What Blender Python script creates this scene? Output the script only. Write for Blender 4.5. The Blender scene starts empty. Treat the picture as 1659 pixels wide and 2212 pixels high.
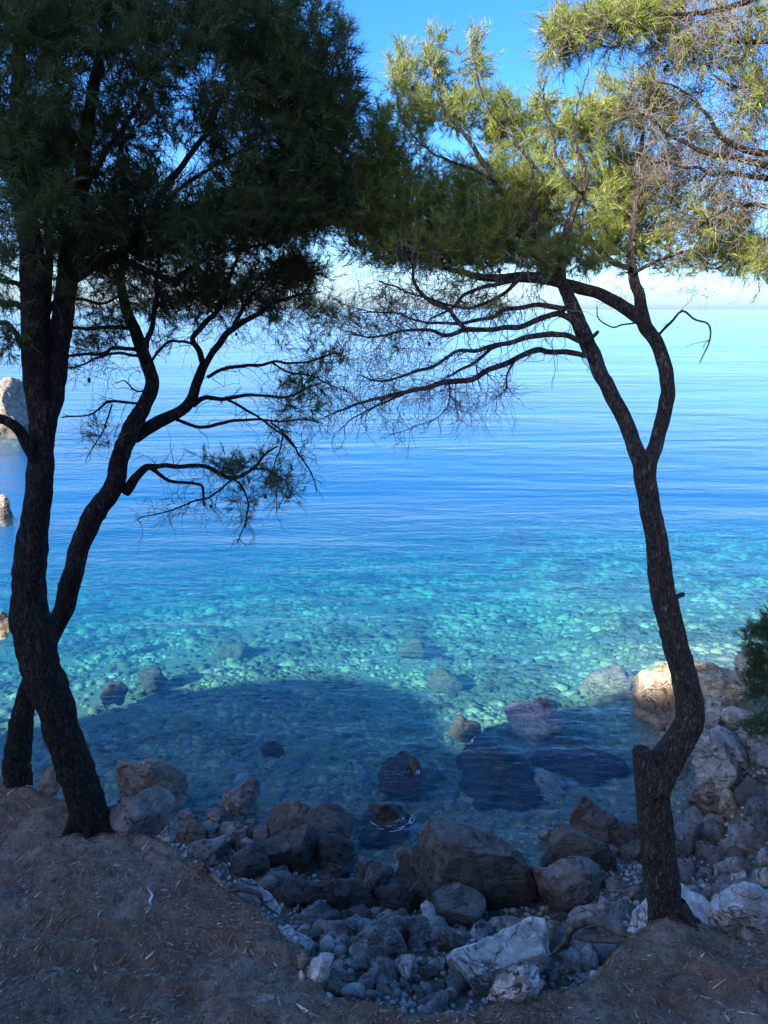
import bpy, bmesh, math, random
import numpy as np
from mathutils import Vector, Matrix, noise as mnoise

# ------------------------------------------------------------------ camera, world, sun
scene = bpy.context.scene
COL = scene.collection
CAM_Z = 9.0
PITCH = math.radians(15.3)
cam_data = bpy.data.cameras.new('camera')
cam = bpy.data.objects.new('camera', cam_data)
COL.objects.link(cam)
cam_data.sensor_fit = 'VERTICAL'
cam_data.sensor_height = 36.0
cam_data.lens = 26.0
cam_data.clip_start = 0.05
cam_data.clip_end = 60000.0
cam.location = (0, 0, CAM_Z)
cam.rotation_euler = (math.pi / 2 - PITCH, 0, 0)
scene.camera = cam

SUN_EL = math.radians(28.0)
SUN_AZ = math.radians(225.0)          # compass angle from +Y towards +X: behind the camera and to its left
world = bpy.data.worlds.new('World')
scene.world = world
world.use_nodes = True
wn = world.node_tree.nodes
wn.clear()
w_out = wn.new('ShaderNodeOutputWorld')
w_bg = wn.new('ShaderNodeBackground')
w_sky = wn.new('ShaderNodeTexSky')
w_sky.sky_type = 'NISHITA'
w_sky.sun_disc = False
w_sky.sun_elevation = SUN_EL
w_sky.sun_rotation = SUN_AZ
w_sky.altitude = 0
w_sky.air_density = 0.75
w_sky.dust_density = 1.4
w_sky.ozone_density = 5.5
w_bg.inputs['Strength'].default_value = 0.058
w_hsv = wn.new('ShaderNodeHueSaturation')      # the phone's vivid rendering of the clear sky
w_hsv.inputs['Hue'].default_value = 0.506
w_hsv.inputs['Saturation'].default_value = 1.22
world.node_tree.links.new(w_sky.outputs[0], w_hsv.inputs['Color'])
world.node_tree.links.new(w_hsv.outputs[0], w_bg.inputs[0])
world.node_tree.links.new(w_bg.outputs[0], w_out.inputs[0])

sun_data = bpy.data.lights.new('sun', 'SUN')
sun_data.energy = 2.4
sun_data.angle = math.radians(0.5)
sun_data.color = (1.0, 0.94, 0.84)
sun = bpy.data.objects.new('sun', sun_data)
COL.objects.link(sun)
SUN_TO = Vector((math.sin(SUN_AZ) * math.cos(SUN_EL), math.cos(SUN_AZ) * math.cos(SUN_EL), math.sin(SUN_EL)))
sun.rotation_euler = SUN_TO.to_track_quat('Z', 'Y').to_euler()
sun.location = (-20, -20, 40)

scene.view_settings.view_transform = 'Standard'
scene.view_settings.look = 'None'
scene.view_settings.exposure = 2.95
scene.view_settings.gamma = 1.0
scene.view_settings.use_curve_mapping = False
scene.render.engine = 'CYCLES'
scene.cycles.transparent_max_bounces = 24
scene.cycles.max_bounces = 8
scene.cycles.diffuse_bounces = 3
scene.cycles.volume_bounces = 1
scene.cycles.caustics_reflective = False
scene.cycles.caustics_refractive = False

RNG = np.random.default_rng(11)
random.seed(5)

# ------------------------------------------------------------------ helpers
# the photograph was measured on a 1659 x 2212 grid; at() turns such a sight line and a distance ahead into a place
TV = 18.0 / 26.0
TH = TV * 0.75
CP, SP = math.cos(PITCH), math.sin(PITCH)


def ray(px, py):
    u = (px / 1659.0 - 0.5) * 2 * TH
    v = (0.5 - py / 2212.0) * 2 * TV
    return np.array((u, CP + v * SP, v * CP - SP))


def at(px, py, y):
    d = ray(px, py)
    return np.array((0, 0, CAM_Z)) + d * (y / d[1])


def at_z(px, py, z):
    d = ray(px, py)
    return np.array((0, 0, CAM_Z)) + d * ((z - CAM_Z) / d[2])


def px_size(px, py, y):                 # metres covered by one grid unit at that place
    d = ray(px, py)
    return (y / d[1]) * 2 * TH / 1659.0


def smooth(t):
    t = np.clip(t, 0, 1)
    return t * t * (3 - 2 * t)


def link(o, parent=None):
    COL.objects.link(o)
    if parent is not None:
        o.parent = parent
    return o


def tag(o, label=None, cat=None, group=None, kind=None):
    if label:
        o['label'] = label
    if cat:
        o['category'] = cat
    if group:
        o['group'] = group
    if kind:
        o['kind'] = kind
    return o


def mesh_np(name, verts, faces, mat=None, smooth_shade=True, parent=None, link_it=True):
    """faces: an (n,3) or (n,4) int array"""
    verts = np.asarray(verts, np.float32)
    faces = np.asarray(faces, np.int32)
    me = bpy.data.meshes.new(name)
    k = faces.shape[1]
    me.vertices.add(len(verts))
    me.vertices.foreach_set('co', verts.ravel())
    me.loops.add(faces.size)
    me.loops.foreach_set('vertex_index', faces.ravel())
    me.polygons.add(len(faces))
    me.polygons.foreach_set('loop_start', np.arange(0, faces.size, k, dtype=np.int32))
    me.polygons.foreach_set('loop_total', np.full(len(faces), k, np.int32))
    me.polygons.foreach_set('use_smooth', np.full(len(faces), smooth_shade, bool))
    me.update(calc_edges=True)
    if mat is not None:
        me.materials.append(mat)
    o = bpy.data.objects.new(name, me)
    if link_it:
        link(o, parent)
    return o


def empty(name, loc=(0, 0, 0)):
    o = bpy.data.objects.new(name, None)
    o.location = loc
    o.empty_display_size = 0.2
    return link(o)


# value noise on arrays (numpy), enough for terrain and bark
_PERM = RNG.random((64, 64, 64)).astype(np.float32)


def vnoise(p, scale=1.0, seed=0.0):
    p = np.asarray(p, np.float32) * scale + seed + 1000.0
    i = np.floor(p).astype(int)
    f = p - i
    f = f * f * (3 - 2 * f)
    r = np.zeros(len(p), np.float32)
    for dx in (0, 1):
        wx = f[:, 0] if dx else 1 - f[:, 0]
        for dy in (0, 1):
            wy = f[:, 1] if dy else 1 - f[:, 1]
            for dz in (0, 1):
                wz = f[:, 2] if dz else 1 - f[:, 2]
                r += wx * wy * wz * _PERM[(i[:, 0] + dx) % 64, (i[:, 1] + dy) % 64, (i[:, 2] + dz) % 64]
    return r * 2 - 1


def fbm(p, scale, octaves=4, seed=0.0, gain=0.5):
    r = np.zeros(len(p), np.float32)
    a = 1.0
    for k in range(octaves):
        r += a * vnoise(p, scale * 2 ** k, seed + 17.3 * k)
        a *= gain
    return r


# node material helper
class Mat:
    def __init__(self, name):
        self.m = bpy.data.materials.new(name)
        self.m.use_nodes = True
        self.t = self.m.node_tree
        self.t.nodes.clear()
        self.out = self.t.nodes.new('ShaderNodeOutputMaterial')

    def n(self, kind, **kw):
        nd = self.t.nodes.new('ShaderNode' + kind)
        for k, v in kw.items():
            if k.startswith('i_'):
                nd.inputs[k[2:].replace('_', ' ')].default_value = v
            else:
                setattr(nd, k, v)
        return nd

    def l(self, a, b):
        self.t.links.new(a, b)

    def noise(self, vec, scale, detail=4.0, rough=0.55, dist=0.0, out='Fac'):
        nd = self.n('TexNoise')
        nd.inputs['Scale'].default_value = scale
        nd.inputs['Detail'].default_value = detail
        nd.inputs['Roughness'].default_value = rough
        nd.inputs['Distortion'].default_value = dist
        if vec is not None:
            self.l(vec, nd.inputs['Vector'])
        return nd.outputs[out]

    def ramp(self, fac, stops, interp='LINEAR'):
        nd = self.n('ValToRGB')
        cr = nd.color_ramp
        cr.interpolation = interp
        while len(cr.elements) > 1:
            cr.elements.remove(cr.elements[-1])
        cr.elements[0].position = stops[0][0]
        cr.elements[0].color = (*stops[0][1], 1)
        for p, c in stops[1:]:
            e = cr.elements.new(p)
            e.color = (*c, 1)
        self.l(fac, nd.inputs[0])
        return nd.outputs[0]

    def mixc(self, fac, a, b, mode='MIX'):
        nd = self.n('Mix', data_type='RGBA', blend_type=mode)
        for s, v in ((nd.inputs[0], fac), (nd.inputs[6], a), (nd.inputs[7], b)):
            if hasattr(v, 'is_linked'):
                self.l(v, s)
            elif isinstance(v, (int, float)):
                s.default_value = v
            else:
                s.default_value = (*v, 1)
        return nd.outputs[2]

    def math(self, op, a, b=None, c=None, clamp=False):
        nd = self.n('Math', operation=op, use_clamp=clamp)
        for s, v in zip(nd.inputs, (a, b, c)):
            if v is None:
                continue
            if hasattr(v, 'is_linked'):
                self.l(v, s)
            else:
                s.default_value = v
        return nd.outputs[0]

    def mapping(self, vec, scale=(1, 1, 1), rot=(0, 0, 0), loc=(0, 0, 0)):
        nd = self.n('Mapping')
        nd.inputs['Scale'].default_value = scale
        nd.inputs['Rotation'].default_value = rot
        nd.inputs['Location'].default_value = loc
        self.l(vec, nd.inputs['Vector'])
        return nd.outputs[0]

    def bump(self, height, strength=0.5, dist=0.02, normal=None):
        nd = self.n('Bump')
        nd.inputs['Strength'].default_value = strength
        nd.inputs['Distance'].default_value = dist
        self.l(height, nd.inputs['Height'])
        if normal is not None:
            self.l(normal, nd.inputs['Normal'])
        return nd.outputs[0]

    def principled(self, color, rough=0.8, normal=None, spec=0.3):
        nd = self.n('BsdfPrincipled')
        for s, v in ((nd.inputs['Base Color'], color), (nd.inputs['Roughness'], rough)):
            if hasattr(v, 'is_linked'):
                self.l(v, s)
            elif isinstance(v, (int, float)):
                s.default_value = v
            else:
                s.default_value = (*v, 1)
        nd.inputs['Specular IOR Level'].default_value = spec
        if normal is not None:
            self.l(normal, nd.inputs['Normal'])
        self.l(nd.outputs[0], self.out.inputs['Surface'])
        return nd

    def pos(self):
        return self.n('NewGeometry').outputs['Position']

    def obj(self):
        return self.n('TexCoord').outputs['Object']

# ------------------------------------------------------------------ the ground: bank, beach, sea bed and the hill behind
TAN_E = math.tan(SUN_EL)
RIDGE_A = -30.0

# rim of the brown bank: sight line and distance ahead of each point, going from far out on one side to the other
RIM_PX = [(-260, 1660, 5.3), (-60, 1668, 4.9), (40, 1695, 4.65), (130, 1735, 4.5), (232, 1772, 4.4), (345, 1808, 4.28), (430, 1860, 4.12),
          (490, 1915, 3.95), (560, 1978, 3.75), (625, 2050, 3.52), (655, 2110, 3.35), (720, 2155, 3.2), (830, 2170, 3.15),
          (960, 2178, 3.12), (1060, 2165, 3.18), (1160, 2140, 3.32), (1270, 2120, 3.42), (1322, 2085, 3.6), (1350, 2030, 3.9), (1400, 1995, 4.2),
          (1450, 1990, 4.3), (1500, 1988, 4.3), (1545, 2012, 4.2), (1600, 2034, 4.05), (1700, 2040, 4.05), (1900, 2050, 4.1)]
RIM = np.array([at(*p) for p in RIM_PX])
# the swelling at the foot of each tree and the lie of the ground inside the rim
INNER_PX = [(0, 1900, 3.9), (200, 1900, 3.85), (400, 1960, 3.7), (0, 2050, 3.4), (250, 2052, 3.4), (470, 2062, 3.4),
            (0, 2130, 3.12), (250, 2125, 3.12), (480, 2110, 3.2), (0, 2212, 2.9), (300, 2212, 2.88), (560, 2195, 2.95), (640, 2170, 3.1),
            (800, 2230, 2.9), (1060, 2230, 2.95), (1250, 2160, 3.25), (1250, 2215, 3.08), (1420, 2150, 3.42), (1420, 2212, 3.2), (1600, 2150, 3.42), (1659, 2212, 3.2),
            (1420, 2090, 3.62), (1560, 2110, 3.55), (1480, 2030, 3.98), (1430, 2010, 4.05), (1659, 2110, 3.6)]
INNER = np.array([at(*p) for p in INNER_PX])
BACK = np.array([(x, y, 7.35 + 0.12 * abs(x) - 0.2 * y) for x in (-6, -3, 0, 3, 6) for y in (-3, 0, 1.4)])
CTRL = np.vstack([RIM, INNER, BACK])


# low swellings under the litter (buried roots and steps), each a line of (sight line, distance ahead), a height and a width
SWELLS = [([(-40, 2058, 3.36), (120, 2060, 3.36), (312, 2058, 3.36), (358, 2072, 3.33), (408, 2096, 3.27)], 0.06, 0.05),
          ([(250, 2128, 3.14), (420, 2136, 3.13), (520, 2128, 3.15), (600, 2140, 3.12)], 0.04, 0.04),
          ([(0, 1960, 3.68), (160, 1990, 3.6), (330, 2022, 3.48)], 0.03, 0.06),
          ([(420, 2015, 3.5), (520, 2012, 3.5), (640, 2030, 3.45)], 0.04, 0.05),
          ([(1436, 2018, 4.02), (1468, 2052, 3.85), (1490, 2078, 3.74)], 0.09, 0.10),
          ([(1430, 2000, 4.15), (1500, 2005, 4.15)], 0.04, 0.14),
          ([(1560, 2120, 3.52), (1620, 2104, 3.58), (1680, 2100, 3.6)], 0.07, 0.06)]
SWELLS = [(np.array([at(*q) for q in line]), hgt, wid) for line, hgt, wid in SWELLS]


def rim_distance(x, y):
    best = np.full(x.shape, 1e9)
    bz = np.zeros(x.shape)
    for a, b in zip(RIM[:-1], RIM[1:]):
        d = b[:2] - a[:2]
        t = np.clip(((x - a[0]) * d[0] + (y - a[1]) * d[1]) / (d @ d), 0, 1)
        q = np.hypot(x - a[0] - t * d[0], y - a[1] - t * d[1])
        m = q < best
        best = np.where(m, q, best)
        bz = np.where(m, a[2] + t * (b[2] - a[2]), bz)
    rim_y = np.interp(x, RIM[:, 0], RIM[:, 1])
    inside = y < rim_y
    # overhanging stretches of the rim in plan: the interpolation by x is good enough, as x grows along the rim
    return np.where(inside, -best, best), bz


def waterline(x):
    return np.interp(x, [-60, -25, -12, -8, -4.7, -2, 0, 2, 4.0, 5.6, 6.4, 8, 12, 20, 60],
                     [16, 13, 10.6, 11.2, 11.5, 10.4, 9.75, 9.85, 10.5, 11.0, 12.8, 16.0, 17.2, 19, 24])


def sea_profile(d):
    return -np.interp(d, [0, 2, 6, 10, 14, 20, 30, 45, 80, 200, 2000], [0, 0.62, 1.35, 1.85, 2.35, 3.2, 4.8, 7.6, 15, 40, 60])


def beach(x, y):
    d = y - waterline(x)
    # the bottom shelves faster towards both sides than in the middle, and unevenly
    q = np.stack([x, y, np.zeros_like(x)], -1).reshape(-1, 3)
    wob = vnoise(q, 0.11, 3.0).reshape(d.shape) * 2.6 * smooth((d - 5) / 14)
    ds = np.maximum(d, 0) * (1 + 0.14 * smooth((-x - 1.0) / 16.0) * smooth((d - 4) / 16) + 0.10 * smooth((x - 9.0) / 12.0)) + wob
    z = np.where(d < 0, -d * 0.40, sea_profile(np.maximum(ds, 0)))
    head = smooth((x - 5.9) / 1.5) * smooth((17.0 - y) / 2.5) * smooth((y - 9.5) / 2.0)
    return np.maximum(z, z + head * 0.35)


# terminator of the hill's shade on the sea bed, as seen: it fixes how high the hill behind must be
SHADE_PX = [(-60, 1560, -0.6), (90, 1545, -0.9), (175, 1532, -1.1), (300, 1507, -1.3), (450, 1478, -1.5), (640, 1458, -1.7), (800, 1466, -1.7), (890, 1490, -1.6),
            (935, 1540, -1.4), (950, 1600, -1.1), (1000, 1618, -1.1), (1090, 1575, -1.3), (1180, 1540, -1.6), (1300, 1520, -1.6), (1372, 1497, -1.2)]
_sh = []
for px_, py_, z_ in SHADE_PX:
    p_ = at_z(px_, py_, z_)
    _sh.append(((p_[0] - p_[1]) * 0.70711 + 0.004 * len(_sh), z_ + ((p_[0] + p_[1]) * 0.70711 - RIDGE_A) * TAN_E))
# and over the trees: (side coordinate, distance down the light, height of the shade's upper edge there)
for s_, a_, z_ in [(-6.3, 14.5, 0.9), (-5.6, 10, 4.8), (-5.0, 1.4, 11.0), (-4.3, 2.1, 11.3), (-3.7, 3.2, 10.8), (-3.3, 4.0, 10.1), (-2.9, 4.5, 9.6), (-2.4, 4.6, 9.3), (-1.9, 4.6, 9.0), (-1.3, 4.6, 8.8), (-0.5, 4.6, 8.3), (1.0, 5.0, 7.5)]:
    _sh.append((s_, z_ + (a_ - RIDGE_A) * TAN_E))
_sh += [(5.5, 10.5), (60, 9.0)]        # unseen hill cut low on both sides to let more sky light in
_sh += [(-23.5, 10.5), (-60, 9.0)]
_sh.sort()
SHADE_S = np.array([a for a, b in _sh])
SHADE_H = np.array([b for a, b in _sh])


def ground_z(x, y):
    x = np.asarray(x, float)
    y = np.asarray(y, float)
    shp = x.shape
    x, y = x.ravel(), y.ravel()
    d, rz = rim_distance(x, y)
    w = np.zeros(x.shape)
    zb = np.zeros(x.shape)
    for c in CTRL:
        q = 1.0 / (((x - c[0]) ** 2 + (y - c[1]) ** 2) + 0.012) ** 1.6
        w += q
        zb += q * c[2]
    zb /= w
    p = np.stack([x, y, np.zeros_like(x)], 1)
    lump = 0.045 * fbm(p, 1.6, 3) + 0.026 * fbm(p, 6.0, 3, 9.0)
    for line, hgt, wid in SWELLS:
        best = np.full(x.shape, 1e9)
        for a, b in zip(line[:-1], line[1:]):
            e = b[:2] - a[:2]
            t = np.clip(((x - a[0]) * e[0] + (y - a[1]) * e[1]) / (e @ e), 0, 1)
            best = np.minimum(best, np.hypot(x - a[0] - t * e[0], y - a[1] - t * e[1]))
        zb = zb + hgt * np.exp(-(best / wid) ** 2)
    zb = zb + lump
    out = np.maximum(d, 0)
    bank = np.where(d < 0, zb, rz + lump - 1.9 * out ** 1.25 - 0.25 * (1 - np.exp(-out * 6)))
    bch = beach(x, y) + 0.12 * fbm(p, 0.9, 3, 4.0) * smooth((14 - y) / 4.0)
    z = np.maximum(bank, bch)
    a = (x + y) * 0.70711
    s = (x - y) * 0.70711
    h = np.interp(s, SHADE_S, SHADE_H)
    up = np.clip((-7.0 - a) / (-7.0 - RIDGE_A), 0, 1) ** 1.5
    z = z * (1 - up) + h * up
    return z.reshape(shp)


def axis(*spans):
    r = []
    for a, b, st in spans:
        n = max(1, int(round((b - a) / st)))
        r += list(a + (b - a) * np.arange(n) / n)
    r.append(spans[-1][1])
    return np.array(r)


def grow(a, b, s0, k=1.25):
    r = [a]
    s = s0
    sg = 1 if b > a else -1
    while (b - r[-1]) * sg > s:
        r.append(r[-1] + s * sg)
        s *= k
    r.append(b)
    return r[1:]


gx = np.array(sorted(set(grow(-4.6, -24, 0.12, 1.12) + grow(-24, -300, 1.0, 1.06) + grow(-300, -3000, 100, 1.4))) + list(axis((-4.6, 4.6, 0.05))) + sorted(set(grow(4.6, 14, 0.1, 1.05) + grow(14, 300, 0.6, 1.06)+ grow(300, 3000, 100, 1.4))))
gy = np.array(sorted(set(list(np.arange(-25, -8, 0.3)) + grow(1.9, -14, 0.25, 1.06) + grow(-14, -60, 1.0, 1.03) )) + list(axis((1.9, 5.4, 0.035), (5.4, 8.0, 0.06), (8.0, 18.0, 0.14))) + sorted(set(grow(18.0, 60, 0.3, 1.08) + grow(60, 3000, 4, 1.4))))
# the hill behind needs an even spacing across its crest
gx = np.array(sorted(set(np.round(np.concatenate([gx, np.arange(-34, -19, 0.3)]), 4))))
GX, GY = np.meshgrid(gx, gy, indexing='ij')
GZ = ground_z(GX, GY)
ny_ = len(gy)
idx = np.arange(GX.size).reshape(GX.shape)
gf = np.stack([idx[:-1, :-1], idx[1:, :-1], idx[1:, 1:], idx[:-1, 1:]], -1).reshape(-1, 4)

gm = Mat('pine_litter_and_shingle')
P = gm.pos()
sep = gm.n('SeparateXYZ')
gm.l(P, sep.inputs[0])
fine = gm.noise(gm.mapping(P, (1, 1, 1)), 90, 5, 0.7)
mid = gm.noise(P, 9, 5, 0.6)
big = gm.noise(P, 1.6, 4, 0.5, 0.6)
straw = gm.noise(gm.mapping(P, (160, 34, 60), (0, 0, 0.5)), 1.0, 3, 0.7, 1.5)
lit = gm.ramp(fine, [(0.3, (0.125, 0.078, 0.048)), (0.52, (0.33, 0.23, 0.15)), (0.72, (0.55, 0.42, 0.30))])
lit = gm.mixc(gm.ramp(straw, [(0.5, (0, 0, 0)), (0.72, (1, 1, 1))]), lit, (0.38, 0.27, 0.185))
lit = gm.mixc(gm.ramp(big, [(0.45, (0, 0, 0)), (0.60, (0.9, 0.9, 0.9))]), lit, (0.48, 0.375, 0.28))
lit = gm.mixc(gm.ramp(mid, [(0.35, (0.75, 0.75, 0.75)), (0.6, (0, 0, 0))]), lit, (0.15, 0.085, 0.052))
vor = gm.n('TexVoronoi')
vor.inputs['Scale'].default_value = 16
gm.l(P, vor.inputs['Vector'])
shingle = gm.mixc(0.55, gm.ramp(mid, [(0.3, (0.16, 0.155, 0.11)), (0.7, (0.38, 0.37, 0.26))]), gm.ramp(vor.outputs['Distance'], [(0.15, (1, 1, 1)), (0.6, (0.45, 0.44, 0.42))]), 'MULTIPLY')
isbank = gm.n('Attribute', attribute_name='bank')
deep = gm.math('MULTIPLY', gm.math('ADD', sep.outputs['Z'], -0.1), -2.5, clamp=True)
shingle = gm.mixc(deep, gm.mixc(1.0, shingle, (0.75, 0.72, 0.7), 'MULTIPLY'), shingle)
col = gm.mixc(isbank.outputs['Fac'], shingle, lit)
h = gm.math('ADD', gm.math('MULTIPLY', fine, 0.5), gm.math('ADD', straw, mid))
gm.principled(col, 0.95, gm.bump(h, 0.9, 0.03), 0.1)
ground = mesh_np('ground', np.stack([GX, GY, GZ], -1).reshape(-1, 3), gf, gm.m)
att = ground.data.attributes.new('bank', 'FLOAT', 'POINT')
dd, _ = rim_distance(GX.ravel(), GY.ravel())
att.data.foreach_set('value', smooth((0.42 - dd) / 0.3).astype(np.float32))
tag(ground, kind='structure')

# ------------------------------------------------------------------ the sea
wm = Mat('clear_sea_water')
P = wm.pos()
wsep = wm.n('SeparateXYZ')
wm.l(P, wsep.inputs[0])
ripple = wm.noise(wm.mapping(P, (1.0, 2.6, 1), (0, 0, -0.22)), 2.3, 5, 0.55, 0.4)
ripple2 = wm.noise(wm.mapping(P, (1.0, 2.1, 1), (0, 0, 0.5)), 1.05, 4, 0.5, 0.3)
swell = wm.noise(wm.mapping(P, (0.10, 0.42, 1), (0, 0, -0.12)), 1.0, 4, 0.5, 0.2)
hh = wm.math('ADD', wm.math('MULTIPLY', ripple, 0.13), wm.math('ADD', wm.math('MULTIPLY', ripple2, 0.15), wm.math('MULTIPLY', swell, 0.75)))
wind = wm.ramp(wm.noise(wm.mapping(P, (0.016, 0.07, 1), (0, 0, 0.15)), 1.0, 4, 0.55, 0.8), [(0.36, (0.35, 0.35, 0.35)), (0.64, (1.35, 1.35, 1.35))])   # cat's-paws and slicks
hh = wm.math('MULTIPLY', hh, wind)
RINGS = [(838, 1768, 0.55), (878, 1648, 0.6), (860, 1665, 0.5)]
for px_, py_, rr in RINGS:                 # little rings round the awash stones
    c_ = at_z(px_, py_, 0.0)
    vd = wm.n('VectorMath', operation='DISTANCE')
    wm.l(P, vd.inputs[0])
    vd.inputs[1].default_value = tuple(c_)
    ds = vd.outputs['Value']
    ring = wm.math('MULTIPLY', wm.math('SINE', wm.math('MULTIPLY', wm.math('ADD', ds, wm.math('MULTIPLY', ripple, 0.5)), 34.0)), wm.math('MULTIPLY', wm.math('EXPONENT', wm.math('MULTIPLY', ds, -2.6)), 0.007))
    hh = wm.math('ADD', hh, ring)
wb = wm.n('Bump')
wb.inputs['Strength'].default_value = 1.0
wb.inputs['Distance'].default_value = 0.24
wm.l(hh, wb.inputs['Height'])
fr = wm.n('Fresnel')
wm.l(wm.math('SUBTRACT', 1.333, wm.math('MULTIPLY', wm.n('NewGeometry').outputs['Backfacing'], 1.333 - 1 / 1.333)), fr.inputs['IOR'])   # the same reflectance from either side
wm.l(wb.outputs[0], fr.inputs['Normal'])
gl = wm.n('BsdfGlossy')
gl.inputs['Roughness'].default_value = 0.14
gl.inputs['Color'].default_value = (1, 1, 1, 1)
wm.l(wb.outputs[0], gl.inputs['Normal'])
tr = wm.n('BsdfTransparent')
mx = wm.n('MixShader')
wm.l(fr.outputs[0], mx.inputs[0])
wm.l(tr.outputs[0], mx.inputs[1])
wm.l(gl.outputs[0], mx.inputs[2])
wm.l(mx.outputs[0], wm.out.inputs['Surface'])
va = wm.n('VolumeAbsorption')
va.inputs['Color'].default_value = (0.0, 0.78, 0.88, 1)
va.inputs['Density'].default_value = 0.235
vs = wm.n('VolumeScatter')
vs.inputs['Color'].default_value = (0.04, 0.44, 0.96, 1)
vs.inputs['Density'].default_value = 0.048
vs.inputs['Anisotropy'].default_value = 0.3
ad = wm.n('AddShader')
wm.l(va.outputs[0], ad.inputs[0])
wm.l(vs.outputs[0], ad.inputs[1])
wm.l(ad.outputs[0], wm.out.inputs['Volume'])

sx0, sx1, sy0, sy1, sb = -30000.0, 30000.0, 9.2, 45000.0, -80.0
SV = [(x, y, z) for z in (sb, 0.0) for y in (sy0, sy1) for x in (sx0, sx1)]
SF = [(0, 2, 3, 1), (4, 5, 7, 6), (0, 1, 5, 4), (2, 6, 7, 3), (0, 4, 6, 2), (1, 3, 7, 5)]
sea = mesh_np('sea', SV, SF, wm.m, False)
tag(sea, kind='structure')

# ------------------------------------------------------------------ rocks
def surf_hit(px, py, water=True):
    """where a sight line first meets the ground or the sea"""
    ys = np.linspace(2.4, 75, 1800) if py < 1300 else np.linspace(2.4, 26, 1600)
    d = ray(px, py)
    k = ys / d[1]
    X, Y, Z = d[0] * k, ys, CAM_Z + d[2] * k
    g = ground_z(X, Y)
    if water:
        g = np.maximum(g, 0.0)
    i = int(np.argmax(Z <= g))
    return np.array((X[i], Y[i], Z[i]))


def rock_material(name, veins=1.0):
    m = Mat(name)
    P = m.obj()
    info = m.n('ObjectInfo')
    vec = m.n('VectorMath', operation='ADD')
    m.l(P, vec.inputs[0])
    m.l(info.outputs['Location'], vec.inputs[1])
    V = vec.outputs[0]
    big = m.noise(V, 2.2, 6, 0.62, 0.8)
    mid = m.noise(V, 9.0, 6, 0.65, 0.5)
    fine = m.noise(V, 60.0, 4, 0.7)
    crack = m.n('TexVoronoi', feature='DISTANCE_TO_EDGE')
    crack.inputs['Scale'].default_value = 4.0
    m.l(m.mixc(0.22, V, m.noise(V, 5.0, 4, 0.6, 0, 'Color')), crack.inputs['Vector'])
    ck = m.ramp(crack.outputs['Distance'], [(0.0, (0, 0, 0)), (0.025, (1, 1, 1))])
    strata = m.noise(m.mapping(V, (2.0, 2.0, 22.0), (0.5, 0.35, 0)), 1.0, 4, 0.6, 0.8)
    c = m.mixc(m.ramp(big, [(0.38, (1, 1, 1)), (0.56, (0, 0, 0))]), info.outputs['Color'], m.mixc(1.0, info.outputs['Color'], (0.50, 0.47, 0.44), 'MULTIPLY'))
    c = m.mixc(m.ramp(mid, [(0.52, (0, 0, 0)), (0.66, (0.85, 0.85, 0.85))]), c, m.mixc(1.0, info.outputs['Color'], (1.55, 1.53, 1.52), 'MULTIPLY'))
    c = m.mixc(m.ramp(fine, [(0.36, (0.5, 0.5, 0.5)), (0.55, (0, 0, 0))]), c, m.mixc(1.0, c, (0.5, 0.48, 0.46), 'MULTIPLY'))
    c = m.mixc(m.ramp(strata, [(0.3, (0.4, 0.4, 0.4)), (0.5, (0, 0, 0))]), c, m.mixc(1.0, c, (0.6, 0.57, 0.54), 'MULTIPLY'))
    c = m.mixc(m.math('MULTIPLY', m.math('SUBTRACT', 1.0, ck), 0.12), c, m.mixc(1.0, c, (0.25, 0.23, 0.22), 'MULTIPLY'))
    # stones the sea wets are darker: a tide line of its own
    sp = m.n('SeparateXYZ')
    m.l(m.pos(), sp.inputs[0])
    wet = m.math('MULTIPLY', m.math('SUBTRACT', m.math('ADD', 0.42, m.math('MULTIPLY', big, 0.5)), sp.outputs['Z']), 4.0, clamp=True)
    sub = m.math('MULTIPLY', m.math('ADD', sp.outputs['Z'], 0.05), 20.0, clamp=True)
    wet = m.math('MULTIPLY', wet, sub)
    c = m.mixc(wet, c, m.mixc(1.0, c, (0.55, 0.52, 0.5), 'MULTIPLY'))
    fiss = m.math('ABSOLUTE', m.math('SUBTRACT', m.noise(m.mapping(V, (1, 1, 1.7), (0.6, 0.2, 0.3)), 1.9, 5, 0.55, 1.2), 0.5))
    fis = m.ramp(fiss, [(0.0, (0, 0, 0)), (0.013, (1, 1, 1))])
    c = m.mixc(fis, m.mixc(1.0, c, (0.48, 0.45, 0.42), 'MULTIPLY'), c)
    h = m.math('ADD', m.math('MULTIPLY', fis, 0.5), m.math('ADD', m.math('MULTIPLY', mid, 0.6), m.math('ADD', m.math('MULTIPLY', fine, 0.2), m.math('MULTIPLY', strata, 0.4))))
    rough = m.math('SUBTRACT', 0.9, m.math('MULTIPLY', wet, 0.35))
    m.principled(c, rough, m.bump(h, 1.0, 0.10), 0.3)
    return m.m


ROCK = rock_material('weathered_limestone')
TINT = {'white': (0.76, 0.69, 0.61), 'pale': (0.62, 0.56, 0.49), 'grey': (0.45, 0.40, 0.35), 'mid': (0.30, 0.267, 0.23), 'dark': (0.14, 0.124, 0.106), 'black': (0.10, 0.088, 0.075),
        'brown': (0.34, 0.265, 0.20), 'olive': (0.31, 0.277, 0.205), 'tan': (0.48, 0.40, 0.29), 'pink': (0.55, 0.47, 0.43), 'blue': (0.31, 0.29, 0.27), 'weed': (0.05, 0.042, 0.042), 'rosy': (0.40, 0.27, 0.22)}

_ICO = {}


def ico(n):
    if n not in _ICO:
        bm = bmesh.new()
        bmesh.ops.create_icosphere(bm, subdivisions=n, radius=1.0)
        bm.verts.ensure_lookup_table()
        v = np.array([q.co[:] for q in bm.verts])
        f = np.array([[q.index for q in p.verts] for p in bm.faces])
        bm.free()
        _ICO[n] = (v, f)
    return _ICO[n]


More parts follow.
